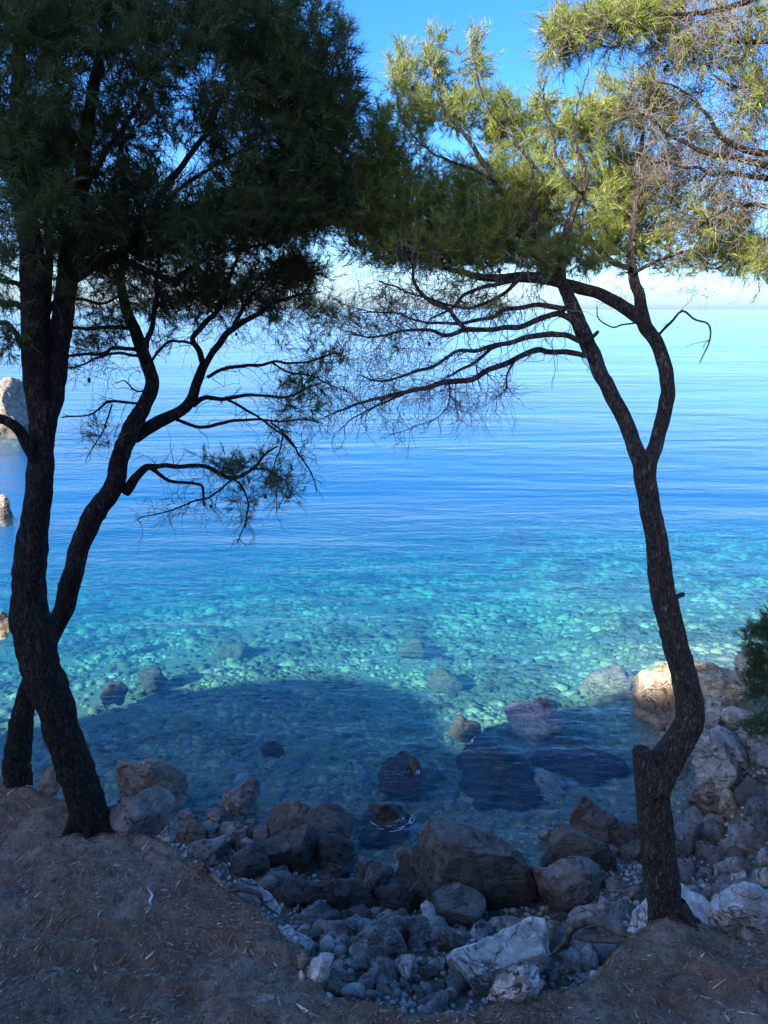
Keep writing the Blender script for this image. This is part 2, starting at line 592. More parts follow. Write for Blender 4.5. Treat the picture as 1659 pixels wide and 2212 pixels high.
CROPS = {'A': (300, 2400, 2.37), 'B': (900, 2500, 2.37), 'C': (1550, 2500, 2.765), 'D': (2000, 2100, 3.16), 'E': (2000, 2600, 3.018),
         'F': (800, 2400, 1.8433), 'G': (1600, 2300, 1.8433), 'H': (0, 2200, 1.8433), 'I': (0, 2800, 1.659), 'S': (0, 0, 1.0), 'K': (0, 1150, 2.3286)}


def grid(crop, pts):                     # measuring sheets of the photograph -> the 1659 x 2212 grid
    x0, y0, k = CROPS[crop]
    return np.array([((x0 + a / k) * 0.6636, (y0 + b / k) * 0.6636) for a, b in pts])


def facet(v, normal, keep):
    n = np.array(normal, float)
    n /= np.linalg.norm(n)
    d = v @ n
    lim = d.max() * keep
    over = np.maximum(d - lim, 0)
    return v - over[:, None] * n * 0.93


rock_seed = [0]


def rock(label, crop, pts, tint='grey', deep=0.8, square=0.66, cuts=None, ncut=11, rough=1.0, level=None, name='boulder', cat='boulder', group=None, dist=None, sunk=0.12, wet=False, strata=0.0):
    rock_seed[0] += 1
    rng = np.random.default_rng(100 + rock_seed[0])
    g = grid(crop, pts)
    cx, cy = g[:, 0].mean(), g[:, 1].mean()
    cx, cy = (g[:, 0].max() + g[:, 0].min()) / 2 * 0.5 + cx * 0.5, (g[:, 1].max() + g[:, 1].min()) / 2 * 0.5 + cy * 0.5
    by = g[:, 1].max()
    bx = g[g[:, 1] > by - 0.15 * (by - g[:, 1].min()), 0].mean()
    hit = surf_hit(bx, by - 0.04 * (by - g[:, 1].min())) if dist is None else at(bx, by, dist)
    # frame facing the camera at the rock
    k0 = np.linalg.norm(hit - np.array((0, 0, CAM_Z)))
    d = ray(cx, cy)
    d /= np.linalg.norm(d)
    right = np.array((d[1], -d[0], 0.0))
    right /= np.linalg.norm(right)
    up = np.cross(right, d)
    w_px = g[:, 0].max() - g[:, 0].min()
    h_px = by - g[:, 1].min()
    upp = px_size(cx, cy, hit[1])
    W, Hh = w_px * upp, h_px * upp
    thick = deep * (0.5 * W + 0.5 * Hh) * 0.5
    cen = np.array((0, 0, CAM_Z)) + d * (k0 + 0.55 * thick)
    # outline in metres on the plane through the centre
    O = []
    for qx, qy in g:
        e = ray(qx, qy)
        t = ((cen - (0, 0, CAM_Z)) @ d) / (e @ d)
        q = np.array((0, 0, CAM_Z)) + e * t - cen
        O.append((q @ right, q @ up))
    O = np.array(O)
    if wet:
        low = O[:, 1] < O[:, 1].min() + 0.3 * (O[:, 1].max() - O[:, 1].min())
        O[low, 1] -= 0.35 * (O[:, 1].max() - O[:, 1].min())
    size = 0.5 * (W + Hh)
    if level is None:
        level = 6 if w_px > 170 else (5 if w_px > 45 else 4)
    v, f = ico(level)
    ang = np.arctan2(v[:, 2], v[:, 0])
    rad = np.hypot(v[:, 0], v[:, 2])
    oa = np.arctan2(O[:, 1], O[:, 0])
    od = np.hypot(O[:, 0], O[:, 1])
    # radius of the outline by direction: exact crossing of each spoke with the polygon
    R = np.full(len(v), 1e-6)
    best = np.zeros(len(v))
    c_, s_ = np.cos(ang), np.sin(ang)
    for i in range(len(O)):
        a, b = O[i], O[(i + 1) % len(O)]
        ex, ey = b - a
        det = c_ * (-ey) + s_ * ex
        det = np.where(np.abs(det) < 1e-12, 1e-12, det)
        t = (a[0] * (-ey) + a[1] * ex) / det
        u = (c_ * a[1] - s_ * a[0]) / det
        m = (t > 0) & (u >= -0.001) & (u <= 1.001)
        best = np.where(m, np.maximum(best, t), best)
    R = np.where(best > 0, best, od.mean()) * 1.05
    rr = rad ** square
    x = R * rr * c_
    z = R * rr * s_
    y = np.sign(v[:, 1]) * np.abs(v[:, 1]) ** max(square, 0.6) * thick
    p = x[:, None] * right + z[:, None] * up + y[:, None] * d
    # weathered bulges first, then broken flat faces, then the fine relief
    nrm = p / np.maximum(np.linalg.norm(p, axis=1), 1e-6)[:, None]
    wv = (p + cen) / size
    p = p + nrm * (size * rough * (0.04 * fbm(wv, 2.0, 2, 3.1) + 0.03 * np.abs(fbm(wv, 4.0, 2, 8.0))))[:, None]
    for q in range(ncut):
        a1 = rng.uniform(-1.2, 1.2)
        n = np.array((math.sin(a1), -rng.uniform(0.3, 1.2) * math.cos(a1), rng.uniform(-0.3, 1.2)))
        p = facet(p, n, rng.uniform(0.58, 0.88))
    for c in (cuts or []):
        p = facet(p, c[:3], c[3])
    wv = (p + cen) / size
    chip = fbm(wv @ np.array(((1, 0.2, 0), (0, 1.6, 0.5), (0.3, -0.4, 2.2))), 2.6, 2, rock_seed[0] * 3.3)
    nz = 0.012 * fbm(wv, 7.0, 3, 5.0) + 0.006 * fbm(wv, 24.0, 2, 5.0) + 0.026 * np.clip((chip - 0.2) * 12.0, -0.5, 0.5)          # spalls with a stepped edge
    if strata:
        nz = nz + strata * vnoise(wv @ np.array(((1, 0, 0), (0, 1, 0.5), (0.3, -0.4, 6.0))), 3.2, 2.0)
    p = p + nrm * (size * rough * nz)[:, None]
    base = np.array((p[:, 0].mean(), p[:, 1].mean(), p[:, 2].min()))
    o = mesh_np(name, p - base, f, ROCK, True)
    o.location = cen + base
    t = TINT[tint] if isinstance(tint, str) else (tint[0] * 1.4, tint[1] * 1.27, tint[2] * 1.1)
    jit = rng.uniform(0.9, 1.1)
    o.color = (t[0] * jit, t[1] * jit, t[2] * jit, 1)
    tag(o, label, cat, group)
    return o


B = rock
B('brown twin-lobed rounded boulder standing in shallow water beside the leaning trunk', 'A', [(195, 250), (210, 200), (290, 180), (370, 232), (420, 190), (520, 180), (600, 220), (690, 290), (720, 350), (690, 430), (620, 470), (500, 450), (330, 455), (250, 420), (205, 340)], 'brown', 0.9, 0.7, ncut=2, wet=True)
B('broad rough dark boulder against the bank, below the twin-lobed boulder', 'A', [(110, 590), (230, 490), (350, 450), (470, 410), (590, 430), (640, 560), (640, 650), (560, 760), (420, 790), (250, 740), (130, 680)], 'mid', 0.9, 0.7, rough=1.5)
B('brownish stone seen in the gap between the two crossing trunks', 'H', [(205, 640), (290, 545), (340, 555), (360, 680), (300, 730), (220, 710)], 'brown', 0.9)
B('small grey stone tucked behind the upright brown wedge of rock', 'A', [(640, 610), (700, 575), (780, 580), (830, 630), (830, 700), (700, 700), (645, 650)], 'grey', 0.9, name='stone', cat='stone')
B('upright brown-grey wedge of rock leaning on a bluish slab', 'A', [(600, 800), (650, 690), (700, 650), (790, 640), (850, 690), (880, 780), (860, 840), (700, 870), (620, 830)], 'brown', 0.8, 0.7, [(-0.5, -1, 0.2, 0.7)])
B('bluish slab between the broad dark boulder and the brown wedge', 'A', [(500, 740), (600, 660), (690, 650), (650, 760), (600, 820), (520, 800)], 'blue', 0.8, name='stone', cat='stone')
B('pinkish-grey angular rock alone in the shallows, propped over its own shadow', 'A', [(975, 470), (1000, 430), (1120, 390), (1200, 325), (1280, 340), (1290, 480), (1260, 570), (1120, 590), (1050, 560), (980, 510)], 'pink', 0.8, 0.7, rough=1.4)
B('small flat-sided pink block touching the pinkish-grey angular rock', 'A', [(880, 580), (900, 550), (1010, 545), (1070, 590), (1050, 650), (900, 690)], 'pink', 0.8, 0.6, name='stone', cat='stone')
B('pale rounded boulder at the waterline below the pink block', 'A', [(960, 720), (1020, 660), (1120, 655), (1210, 690), (1250, 750), (1240, 800), (1050, 800), (970, 770)], 'pale', 0.9)
B('small pale stone filling the gap beside the pale rounded boulder', 'A', [(868, 730), (940, 700), (965, 780), (890, 800)], 'pale', 0.9, name='stone', cat='stone')
B('flat-topped grey boulder at the lip of the brown bank', 'A', [(680, 850), (800, 800), (960, 780), (1020, 765), (1070, 830), (1060, 930), (1000, 980), (820, 960), (740, 910)], 'grey', 0.9, 0.65, [(0.1, -0.2, 1, 0.7)], strata=0.02)
B('dull brown stone under the front of the flat-topped grey boulder', 'A', [(800, 930), (870, 890), (950, 910), (970, 990), (830, 1010)], 'dark', 0.8, name='stone', cat='stone')
B('smooth white egg-shaped stone above the dark boulder', 'A', [(1140, 850), (1150, 800), (1190, 775), (1255, 805), (1210, 860), (1160, 875)], 'white', 0.9, 0.7, ncut=2, name='stone', cat='stone')
B('thin white stone standing against the dark boulder', 'A', [(1058, 975), (1075, 920), (1140, 885), (1155, 905), (1100, 960)], 'white', 0.8, name='stone', cat='stone')
B('little grey-white pebble stone beside the thin white stone', 'A', [(1050, 910), (1075, 860), (1110, 890), (1080, 930)], 'pale', 0.8, name='stone', cat='stone')
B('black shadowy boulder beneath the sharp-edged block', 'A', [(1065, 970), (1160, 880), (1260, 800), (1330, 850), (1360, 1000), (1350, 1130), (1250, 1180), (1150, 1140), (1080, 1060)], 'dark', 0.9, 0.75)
B('large grey-brown boulder with a cleft top, standing in the water\'s edge', 'F', [(60, 640), (110, 520), (180, 420), (270, 385), (350, 402), (395, 432), (480, 395), (560, 410), (630, 480), (655, 530), (650, 620), (560, 660), (300, 660), (150, 660)], (0.21, 0.20, 0.18), 0.9, 0.7, [(0.3, -0.5, 1, 0.78)], ncut=3, wet=True)
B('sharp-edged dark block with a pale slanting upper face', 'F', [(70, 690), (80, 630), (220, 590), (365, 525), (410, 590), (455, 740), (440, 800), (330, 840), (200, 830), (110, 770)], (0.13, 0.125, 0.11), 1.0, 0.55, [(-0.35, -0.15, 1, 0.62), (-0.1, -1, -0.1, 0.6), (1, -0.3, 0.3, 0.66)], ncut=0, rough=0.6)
B('rough dark rock wedged between the cleft boulder and the sea', 'F', [(440, 640), (470, 610), (560, 590), (640, 640), (672, 680), (670, 770), (650, 830), (560, 810), (450, 770)], 'dark', 0.9, 0.7, rough=1.5)
B('low mossy dark slab lying under the rough dark rock', 'F', [(450, 760), (520, 755), (600, 790), (650, 830), (640, 870), (480, 870), (430, 820)], 'dark', 0.8)
B('long dark log-shaped boulder with a glistening wrinkled end', 'F', [(225, 910), (250, 840), (330, 850), (440, 872), (560, 850), (680, 870), (745, 920), (745, 1000), (690, 1070), (550, 1070), (430, 1030), (260, 1010)], 'dark', 0.8, 0.7, ncut=2, rough=1.6)
B('dim brown stone half in water behind the tent-shaped stone', 'F', [(655, 770), (700, 720), (770, 740), (750, 800), (690, 860)], 'mid', 0.8, name='stone', cat='stone')
B('tent-shaped grey stone at the water in the gap before the biggest boulder', 'F', [(670, 850), (730, 775), (800, 742), (870, 780), (915, 835), (880, 880), (740, 890)], 'grey', 0.9, 0.8)
B('small dark hump of rock in front of the tent-shaped stone', 'F', [(700, 900), (740, 850), (830, 842), (880, 890), (810, 940), (720, 930)], 'mid', 0.9, name='stone', cat='stone')
B('dark creased rock at the foot of the biggest boulder', 'F', [(745, 990), (790, 910), (870, 890), (960, 910), (1040, 960), (1055, 1010), (1010, 1060), (900, 1070), (790, 1040)], 'dark', 0.9, 0.75, [(-0.6, -0.6, 0.6, 0.7)], rough=1.3)
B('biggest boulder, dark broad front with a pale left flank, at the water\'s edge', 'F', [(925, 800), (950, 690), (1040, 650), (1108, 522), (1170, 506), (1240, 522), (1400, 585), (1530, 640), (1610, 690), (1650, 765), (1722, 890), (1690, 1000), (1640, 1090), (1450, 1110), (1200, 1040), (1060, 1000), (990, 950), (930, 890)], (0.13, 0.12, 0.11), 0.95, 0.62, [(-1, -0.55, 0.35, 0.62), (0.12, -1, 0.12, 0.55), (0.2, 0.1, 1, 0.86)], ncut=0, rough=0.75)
B('grey six-sided block resting in front of the biggest boulder', 'F', [(1130, 955), (1160, 902), (1280, 883), (1370, 918), (1432, 970), (1432, 1080), (1390, 1150), (1290, 1168), (1180, 1105), (1130, 1055)], (0.17, 0.175, 0.175), 1.0, 0.6, [(0, -0.35, 1, 0.62), (-0.2, -1, 0, 0.7)], ncut=1, rough=0.6)
B('knobbly whitish stone wedged left of the six-sided block', 'F', [(1045, 1010), (1080, 985), (1120, 1020), (1162, 1090), (1150, 1160), (1110, 1190), (1075, 1120)], 'pale', 0.8, rough=1.5)
B('dark S-shaped standing rock right of the pointed boulder', 'F', [(920, 1120), (960, 1080), (1040, 1068), (1090, 1110), (1095, 1220), (1070, 1300), (1000, 1300), (960, 1250), (1000, 1180)], 'mid', 0.8, rough=1.6)
B('dark stone nestled between the pointed boulder and the S-shaped rock', 'F', [(895, 1150), (940, 1140), (1000, 1180), (1000, 1230), (960, 1250), (915, 1210)], 'mid', 0.9, name='stone', cat='stone')
B('mottled grey boulder with a pointed knob on top, middle of the gully', 'F', [(640, 1255), (700, 1172), (785, 1135), (798, 1072), (850, 1048), (892, 1080), (892, 1150), (930, 1200), (955, 1290), (880, 1350), (740, 1360), (660, 1320)], (0.25, 0.255, 0.25), 0.9, 0.75, ncut=3, rough=1.3)
B('square grey block left of the pointed boulder', 'F', [(475, 1150), (500, 1102), (640, 1098), (652, 1170), (640, 1215), (560, 1230), (480, 1200)], 'mid', 0.9, 0.55, ncut=3)
B('narrow upright stone between the square block and pointed boulder', 'F', [(628, 1112), (690, 1083), (717, 1160), (690, 1200), (650, 1210)], 'grey', 0.9, name='stone', cat='stone')
B('small pale wedge stone on the dark ground above the pointed boulder', 'F', [(712, 1130), (775, 1090), (792, 1115), (735, 1160)], 'pale', 0.8, name='stone', cat='stone')
B('mottled pale boulder below the long log-shaped boulder', 'F', [(298, 1095), (350, 1040), (430, 985), (482, 980), (482, 1045), (420, 1120), (330, 1130)], 'grey', 0.9, rough=1.4)
B('narrow grey stone leaning on the mottled pale boulder', 'F', [(385, 1045), (430, 1000), (472, 1090), (440, 1130), (400, 1120)], 'mid', 0.8, name='stone', cat='stone')
B('grey cube-like stone right of the narrow leaning stone', 'F', [(468, 1085), (490, 1043), (540, 1043), (562, 1092), (520, 1112)], 'grey', 0.9, 0.6, name='stone', cat='stone')
B('small pale shard standing by the log-shaped boulder', 'F', [(285, 1045), (318, 998), (330, 1020), (295, 1060)], 'pale', 0.7, name='stone', cat='stone')
B('white-topped slab poking out of the bank over the gully', 'F', [(222, 1155), (260, 1128), (300, 1170), (380, 1210), (442, 1255), (432, 1300), (330, 1320), (280, 1290), (250, 1230)], 'white', 0.9, 0.65, [(0.1, -0.3, 1, 0.7)], ncut=3)
B('roundish grey stone below the square grey block', 'F', [(468, 1205), (500, 1170), (550, 1173), (557, 1212), (510, 1245)], 'grey', 0.9, ncut=3, name='stone', cat='stone')
B('grey stone with a dark crack beside the roundish grey stone', 'F', [(502, 1265), (550, 1198), (612, 1213), (608, 1265), (560, 1300)], 'grey', 0.9, name='stone', cat='stone')
B('white pitted rock beside the bank below the white-topped slab', 'F', [(362, 1460), (400, 1340), (450, 1298), (522, 1300), (522, 1365), (480, 1440), (400, 1480)], 'white', 0.9, 0.7, rough=1.4)
B('brown-grey stone between the white-topped slab and the white pitted rock', 'F', [(308, 1335), (340, 1288), (382, 1340), (350, 1410), (320, 1400)], 'brown', 0.9, name='stone', cat='stone')
B('small white stone on the very edge of the bank by the gully', 'F', [(306, 1430), (335, 1395), (366, 1465), (350, 1485)], 'white', 0.8, name='stone', cat='stone')
B('pale flat stone left of the pointed boulder foot', 'F', [(578, 1345), (640, 1322), (682, 1350), (650, 1390), (590, 1390)], 'pale', 0.9, 0.6, name='stone', cat='stone')
B('white fluted rock low in the middle of the gully', 'F', [(898, 1355), (940, 1308), (1000, 1318), (1057, 1390), (1052, 1470), (1000, 1480), (930, 1410)], 'white', 0.9, 0.7, rough=1.4, strata=0.03)
B('pale flat-topped stone between the fluted rock and big pale boulder', 'F', [(1078, 1355), (1150, 1318), (1212, 1330), (1228, 1385), (1180, 1410), (1110, 1400)], 'pale', 0.9, 0.65, [(0, -0.3, 1, 0.7)])
B('olive-brown stone right of the white pitted rock', 'F', [(458, 1450), (510, 1400), (572, 1398), (574, 1475), (500, 1495)], 'olive', 0.9, name='stone', cat='stone')
B('grey-brown angular rock behind the big pale boulder', 'F', [(1148, 1275), (1170, 1180), (1220, 1138), (1262, 1180), (1345, 1222), (1325, 1300), (1220, 1345), (1160, 1320)], (0.24, 0.235, 0.22), 0.9, 0.7)
B('upright grey stone right of the grey-brown angular rock', 'F', [(1348, 1165), (1380, 1118), (1440, 1123), (1458, 1195), (1400, 1230), (1350, 1210)], 'grey', 0.9, name='stone', cat='stone')
B('low grey slab behind the big pale boulder, below the black gap', 'C', [(80, 1420), (150, 1350), (300, 1338), (450, 1370), (420, 1450), (300, 1480), (130, 1520)], 'grey', 0.9, 0.7)
B('big pale boulder with a smooth slanting top, front of the gully', 'S', [(1462, 3124), (1500, 3089), (1560, 3073), (1614, 3040), (1690, 3006), (1713, 2996), (1760, 3002), (1771, 3042), (1773, 3115), (1764, 3148), (1738, 3170), (1680, 3215), (1592, 3256), (1538, 3258), (1484, 3222), (1470, 3181)], (0.58, 0.565, 0.55), 0.95, 0.62, [(-0.25, -0.35, 1, 0.66), (0.1, -1, 0.1, 0.68)], ncut=1, rough=0.9)
B('craggy white rock below the big pale boulder, nearest the path', 'S', [(1588, 3252), (1614, 3203), (1668, 3154), (1725, 3138), (1760, 3160), (1778, 3200), (1750, 3250), (1650, 3266)], 'white', 0.9, 0.75, rough=1.8, strata=0.03)
B('olive-grey tilted rock behind the arched driftwood', 'C', [(588, 1405), (690, 1378), (830, 1410), (850, 1500), (770, 1610), (660, 1700), (615, 1690), (610, 1500)], 'olive', 0.9, 0.7)
B('greenish shard under the arched driftwood', 'C', [(635, 1740), (720, 1690), (880, 1610), (920, 1640), (870, 1720), (740, 1760)], 'olive', 0.7, name='stone', cat='stone')
B('steep pale-edged wedge under the straight driftwood log', 'C', [(870, 1840), (940, 1660), (1000, 1590), (1080, 1680), (1110, 1800), (1060, 1850), (960, 1870)], 'grey', 0.9, 0.65, [(-0.7, -0.6, 0.4, 0.6)])
B('flat grey stone at the gully foot under the wedge', 'C', [(840, 1900), (900, 1850), (1050, 1840), (1150, 1870), (1170, 1940), (950, 1960), (850, 1950)], 'grey', 0.9, 0.7)
B('small grey stone between the craggy white rock and the wedge', 'C', [(595, 1890), (640, 1810), (740, 1800), (770, 1870), (720, 1930), (620, 1940)], 'grey', 0.9, name='stone', cat='stone')
B('rusty-brown mottled boulder right of the biggest boulder', 'C', [(470, 960), (540, 890), (640, 912), (720, 870), (830, 822), (930, 828), (1040, 880), (1160, 970), (1195, 1060), (1160, 1190), (1000, 1230), (850, 1310), (700, 1400), (640, 1370), (570, 1220), (500, 1060)], (0.22, 0.19, 0.17), 0.9, 0.72, [(0, -1, 0.2, 0.8)], ncut=3, rough=1.2)
B('dark greenish pyramid boulder behind the rusty-brown boulder', 'C', [(585, 900), (620, 790), (700, 590), (790, 502), (840, 540), (1000, 620), (1170, 700), (1250, 830), (1270, 940), (1160, 1000), (1000, 930), (830, 900), (690, 930)], (0.12, 0.122, 0.108), 0.9, 0.72, ncut=3)
B('pointed brown rock standing in the sea beyond the dark pyramid boulder', 'C', [(855, 490), (890, 370), (970, 262), (1010, 280), (1120, 380), (1310, 480), (1260, 600), (1180, 680), (1000, 650), (870, 560)], (0.2, 0.18, 0.165), 0.9, 0.75, wet=True)
B('small white rock overhanging the water left of the dark pyramid', 'C', [(518, 612), (600, 563), (722, 553), (705, 610), (650, 650), (560, 660)], 'pale', 0.9)
B('brown box-shaped rock just left of the right trunk, by the water', 'C', [(1185, 690), (1200, 540), (1300, 498), (1500, 508), (1500, 660), (1300, 710)], (0.16, 0.135, 0.125), 0.9, 0.55, ncut=2)
B('bluish craggy stone half hidden by the right trunk', 'C', [(1270, 760), (1330, 680), (1500, 645), (1520, 860), (1370, 880), (1285, 820)], 'blue', 0.9, rough=1.6)
B('pale ledge stone beside the bluish craggy stone', 'C', [(1165, 715), (1230, 695), (1285, 735), (1270, 800), (1230, 800)], 'pale', 0.8, name='stone', cat='stone')
B('lichen-spotted pale brown boulder behind the arched driftwood', 'C', [(822, 1385), (880, 1280), (950, 1238), (1090, 1240), (1280, 1198), (1380, 1170), (1435, 1300), (1400, 1450), (1200, 1470), (1080, 1430), (900, 1440)], (0.32, 0.30, 0.29), 0.9, 0.75, rough=1.4)
B('small dark lens-shaped stone right of the rusty-brown boulder', 'C', [(1165, 1020), (1240, 983), (1320, 1000), (1385, 1065), (1260, 1130), (1190, 1110)], 'mid', 0.8, name='stone', cat='stone')
B('brown rock at the left foot of the right trunk, behind the lichened boulder', 'C', [(1210, 1190), (1300, 1120), (1400, 1070), (1490, 1030), (1500, 1190), (1390, 1200)], 'brown', 0.9)
B('pale blue-grey pointed boulder directly behind the right trunk base', 'S', [(2040, 3045), (2071, 2970), (2096, 2938), (2150, 2900), (2213, 2888), (2245, 2903), (2282, 2928), (2315, 2981), (2335, 3018), (2322, 3050), (2250, 3080), (2100, 3080)], 'white', 0.7, 0.72, ncut=4, dist=5.35)
B('largest white boulder, right of the trunk, cracked and lumpy', 'E', [(915, 1050), (1010, 950), (1130, 898), (1270, 843), (1400, 868), (1480, 930), (1580, 1080), (1600, 1260), (1400, 1300), (1250, 1390), (1100, 1420), (975, 1300), (945, 1130)], 'white', 0.8, 0.75, ncut=3, rough=1.4, dist=5.3)
B('white cube-like rock above the largest white boulder', 'E', [(1130, 860), (1148, 740), (1280, 708), (1335, 760), (1335, 860), (1200, 890)], 'white', 0.9, 0.6)
B('white rock at the edge of the view above the largest white boulder', 'E', [(1335, 780), (1390, 700), (1480, 678), (1580, 690), (1600, 880), (1400, 900)], 'white', 0.9, 0.7)
B('tan hollowed stone below the largest white boulder', 'E', [(1240, 1360), (1290, 1260), (1440, 1225), (1540, 1220), (1560, 1400), (1380, 1430)], (0.32, 0.28, 0.24), 0.8, rough=1.6, dist=4.75)
B('tan block with a flat top among dark rocks right of the trunk', 'E', [(848, 295), (890, 252), (1060, 262), (1092, 300), (1085, 445), (1000, 440), (930, 400)], (0.36, 0.30, 0.23), 0.9, 0.55, ncut=3)
B('long mottled bluish boulder below the tan block', 'E', [(745, 520), (800, 440), (870, 422), (1000, 468), (1150, 480), (1260, 540), (1310, 610), (1180, 630), (1050, 660), (880, 650), (760, 600)], (0.22, 0.225, 0.24), 0.9, 0.75, rough=1.3)
B('smooth domed boulder at the right end of the long bluish boulder', 'E', [(1060, 720), (1100, 600), (1200, 568), (1310, 610), (1370, 710), (1260, 750), (1130, 760)], 'grey', 0.9, ncut=3)
B('dark blue stone close to the right side of the trunk', 'E', [(590, 660), (640, 610), (790, 598), (815, 700), (765, 775), (610, 785)], 'blue', 0.9, 0.6)
B('tall dark blue block seen between trunk and tan block', 'E', [(560, 260), (650, 228), (780, 258), (845, 310), (840, 440), (760, 530), (600, 640), (560, 500)], (0.15, 0.165, 0.19), 0.9, 0.6)
B('grey lump under the long bluish boulder', 'E', [(810, 760), (850, 690), (972, 668), (985, 745), (900, 815)], 'mid', 0.9, name='stone', cat='stone')
B('small upright stone with a pale rim under the long bluish boulder', 'E', [(978, 695), (1020, 668), (1048, 720), (1012, 810), (980, 770)], 'grey', 0.8, name='stone', cat='stone')
B('smooth blue stone left of the white cube-like rock', 'E', [(878, 890), (900, 828), (1022, 838), (1015, 930), (900, 965)], 'blue', 0.9, name='stone', cat='stone')
B('brown stone touching the white cube-like rock', 'E', [(1008, 880), (1120, 788), (1135, 860), (1060, 935)], 'brown', 0.9, name='stone', cat='stone')
B('rounded grey boulder at the edge of the view under the dark bluff', 'E', [(1400, 580), (1440, 490), (1540, 465), (1580, 640), (1440, 660)], 'grey', 0.9, ncut=2)
B('tall layered grey rock rising from the water right of the trunk', 'D', [(835, 1060), (900, 900), (980, 895), (1060, 960), (1150, 1060), (1220, 1180), (1340, 1280), (1400, 1320), (1300, 1430), (1170, 1510), (1110, 1620), (1090, 1760), (1030, 1830), (900, 1760), (800, 1640), (770, 1550), (830, 1450), (830, 1300), (795, 1150)], (0.33, 0.325, 0.30), 0.9, 0.7, [(-0.5, -1, 0.1, 0.75)], ncut=3, rough=1.2, strata=0.02)
B('tan rock with a pale stepped ledge under the tall layered rock', 'D', [(1075, 1630), (1120, 1480), (1200, 1500), (1240, 1560), (1270, 1680), (1345, 1780), (1180, 1800), (1085, 1790)], (0.42, 0.35, 0.25), 0.9, 0.65, [(0, -0.3, 1, 0.6)])
B('grey boulder leaning on the shoulder of the tall layered rock', 'D', [(985, 880), (1080, 838), (1180, 900), (1300, 1000), (1380, 1100), (1460, 1210), (1400, 1310), (1240, 1200), (1100, 1060)], 'grey', 0.9, 0.75)
B('dark overhanging rock above the big dark bluff', 'D', [(1230, 1510), (1350, 1400), (1500, 1355), (1640, 1370), (1640, 1560), (1420, 1590), (1370, 1720), (1260, 1630)], 'dark', 0.9)
B('big dark bluff of rock at the edge of the view, right of the tan block', 'D', [(1350, 1720), (1380, 1600), (1500, 1556), (1640, 1556), (1680, 1850), (1680, 2120), (1420, 2090), (1290, 1930), (1280, 1830)], (0.15, 0.155, 0.16), 0.9, 0.72)
B('dark ledge of rock under the shrub at the edge of the view', 'D', [(1400, 1150), (1430, 1020), (1640, 1000), (1660, 1290), (1500, 1230)], 'mid', 0.9)
B('sunlit tan nose of the rocky point reaching into the sea', 'D', [(208, 470), (222, 330), (280, 272), (400, 260), (510, 192), (640, 185), (700, 300), (700, 560), (600, 640), (470, 670), (380, 630), (300, 600), (230, 520)], 'tan', 0.95, 0.68, ncut=2, wet=True)
B('cracked tan ledge forming the top of the rocky point', 'D', [(600, 400), (700, 210), (800, 186), (900, 192), (1000, 183), (1080, 230), (1180, 250), (1275, 310), (1310, 400), (1390, 520), (1400, 650), (1290, 680), (1150, 640), (1000, 620), (800, 620), (640, 600)], (0.46, 0.38, 0.27), 0.9, 0.6, [(0, -0.2, 1, 0.75)], ncut=2, strata=0.02, wet=True)
B('grey layered rock below the cracked tan ledge', 'D', [(620, 700), (700, 580), (850, 500), (1000, 570), (1170, 580), (1310, 680), (1350, 790), (1260, 900), (1100, 880), (950, 870), (880, 940), (800, 900), (700, 800)], (0.30, 0.29, 0.27), 0.9, 0.7, strata=0.03, rough=1.2)
B('brown notched rock at the water under the sunlit nose', 'D', [(428, 640), (480, 560), (600, 500), (700, 520), (720, 700), (600, 720), (500, 700)], (0.28, 0.235, 0.2), 0.9, wet=True)
B('grey rock at the edge of the view beneath the shrub', 'D', [(1270, 900), (1330, 800), (1480, 780), (1640, 850), (1640, 1040), (1430, 1060), (1330, 1000)], 'grey', 0.9)
B('dark low stone awash in the shallows ringed by ripples and foam', 'F', [(715, 430), (740, 402), (860, 400), (950, 430), (955, 480), (900, 512), (800, 495), (735, 465)], 'dark', 1.2, 0.8, wet=True)
B('brown fin-shaped stone breaking the surface beyond the awash stone', 'F', [(978, 125), (1008, 108), (1042, 150), (1045, 190), (990, 195), (972, 160)], 'brown', 1.0, wet=True, name='stone', cat='stone')
B('far pale sea rock, tall and sunlit, behind the left trunk', 'K', [(-260, 330), (-160, 210), (-40, 195), (60, 200), (110, 212), (160, 250), (190, 360), (220, 480), (225, 590), (140, 615), (-100, 600), (-250, 560)], (0.33, 0.29, 0.255), 0.9, 0.72, rough=1.4, level=6, wet=True)
B('small pale sea rock with a dark foot left of the trunk', 'K', [(-90, 1200), (-60, 1110), (0, 1076), (35, 1085), (60, 1140), (95, 1190), (122, 1200), (110, 1225), (20, 1245), (-60, 1250)], (0.34, 0.31, 0.29), 0.9, rough=1.4, wet=True)
B('low sunlit tan rock in the sea at the left trunk foot', 'K', [(-120, 1990), (-60, 1960), (20, 1958), (75, 1990), (80, 2050), (40, 2110), (-80, 2115)], (0.46, 0.38, 0.3), 0.9, wet=True)

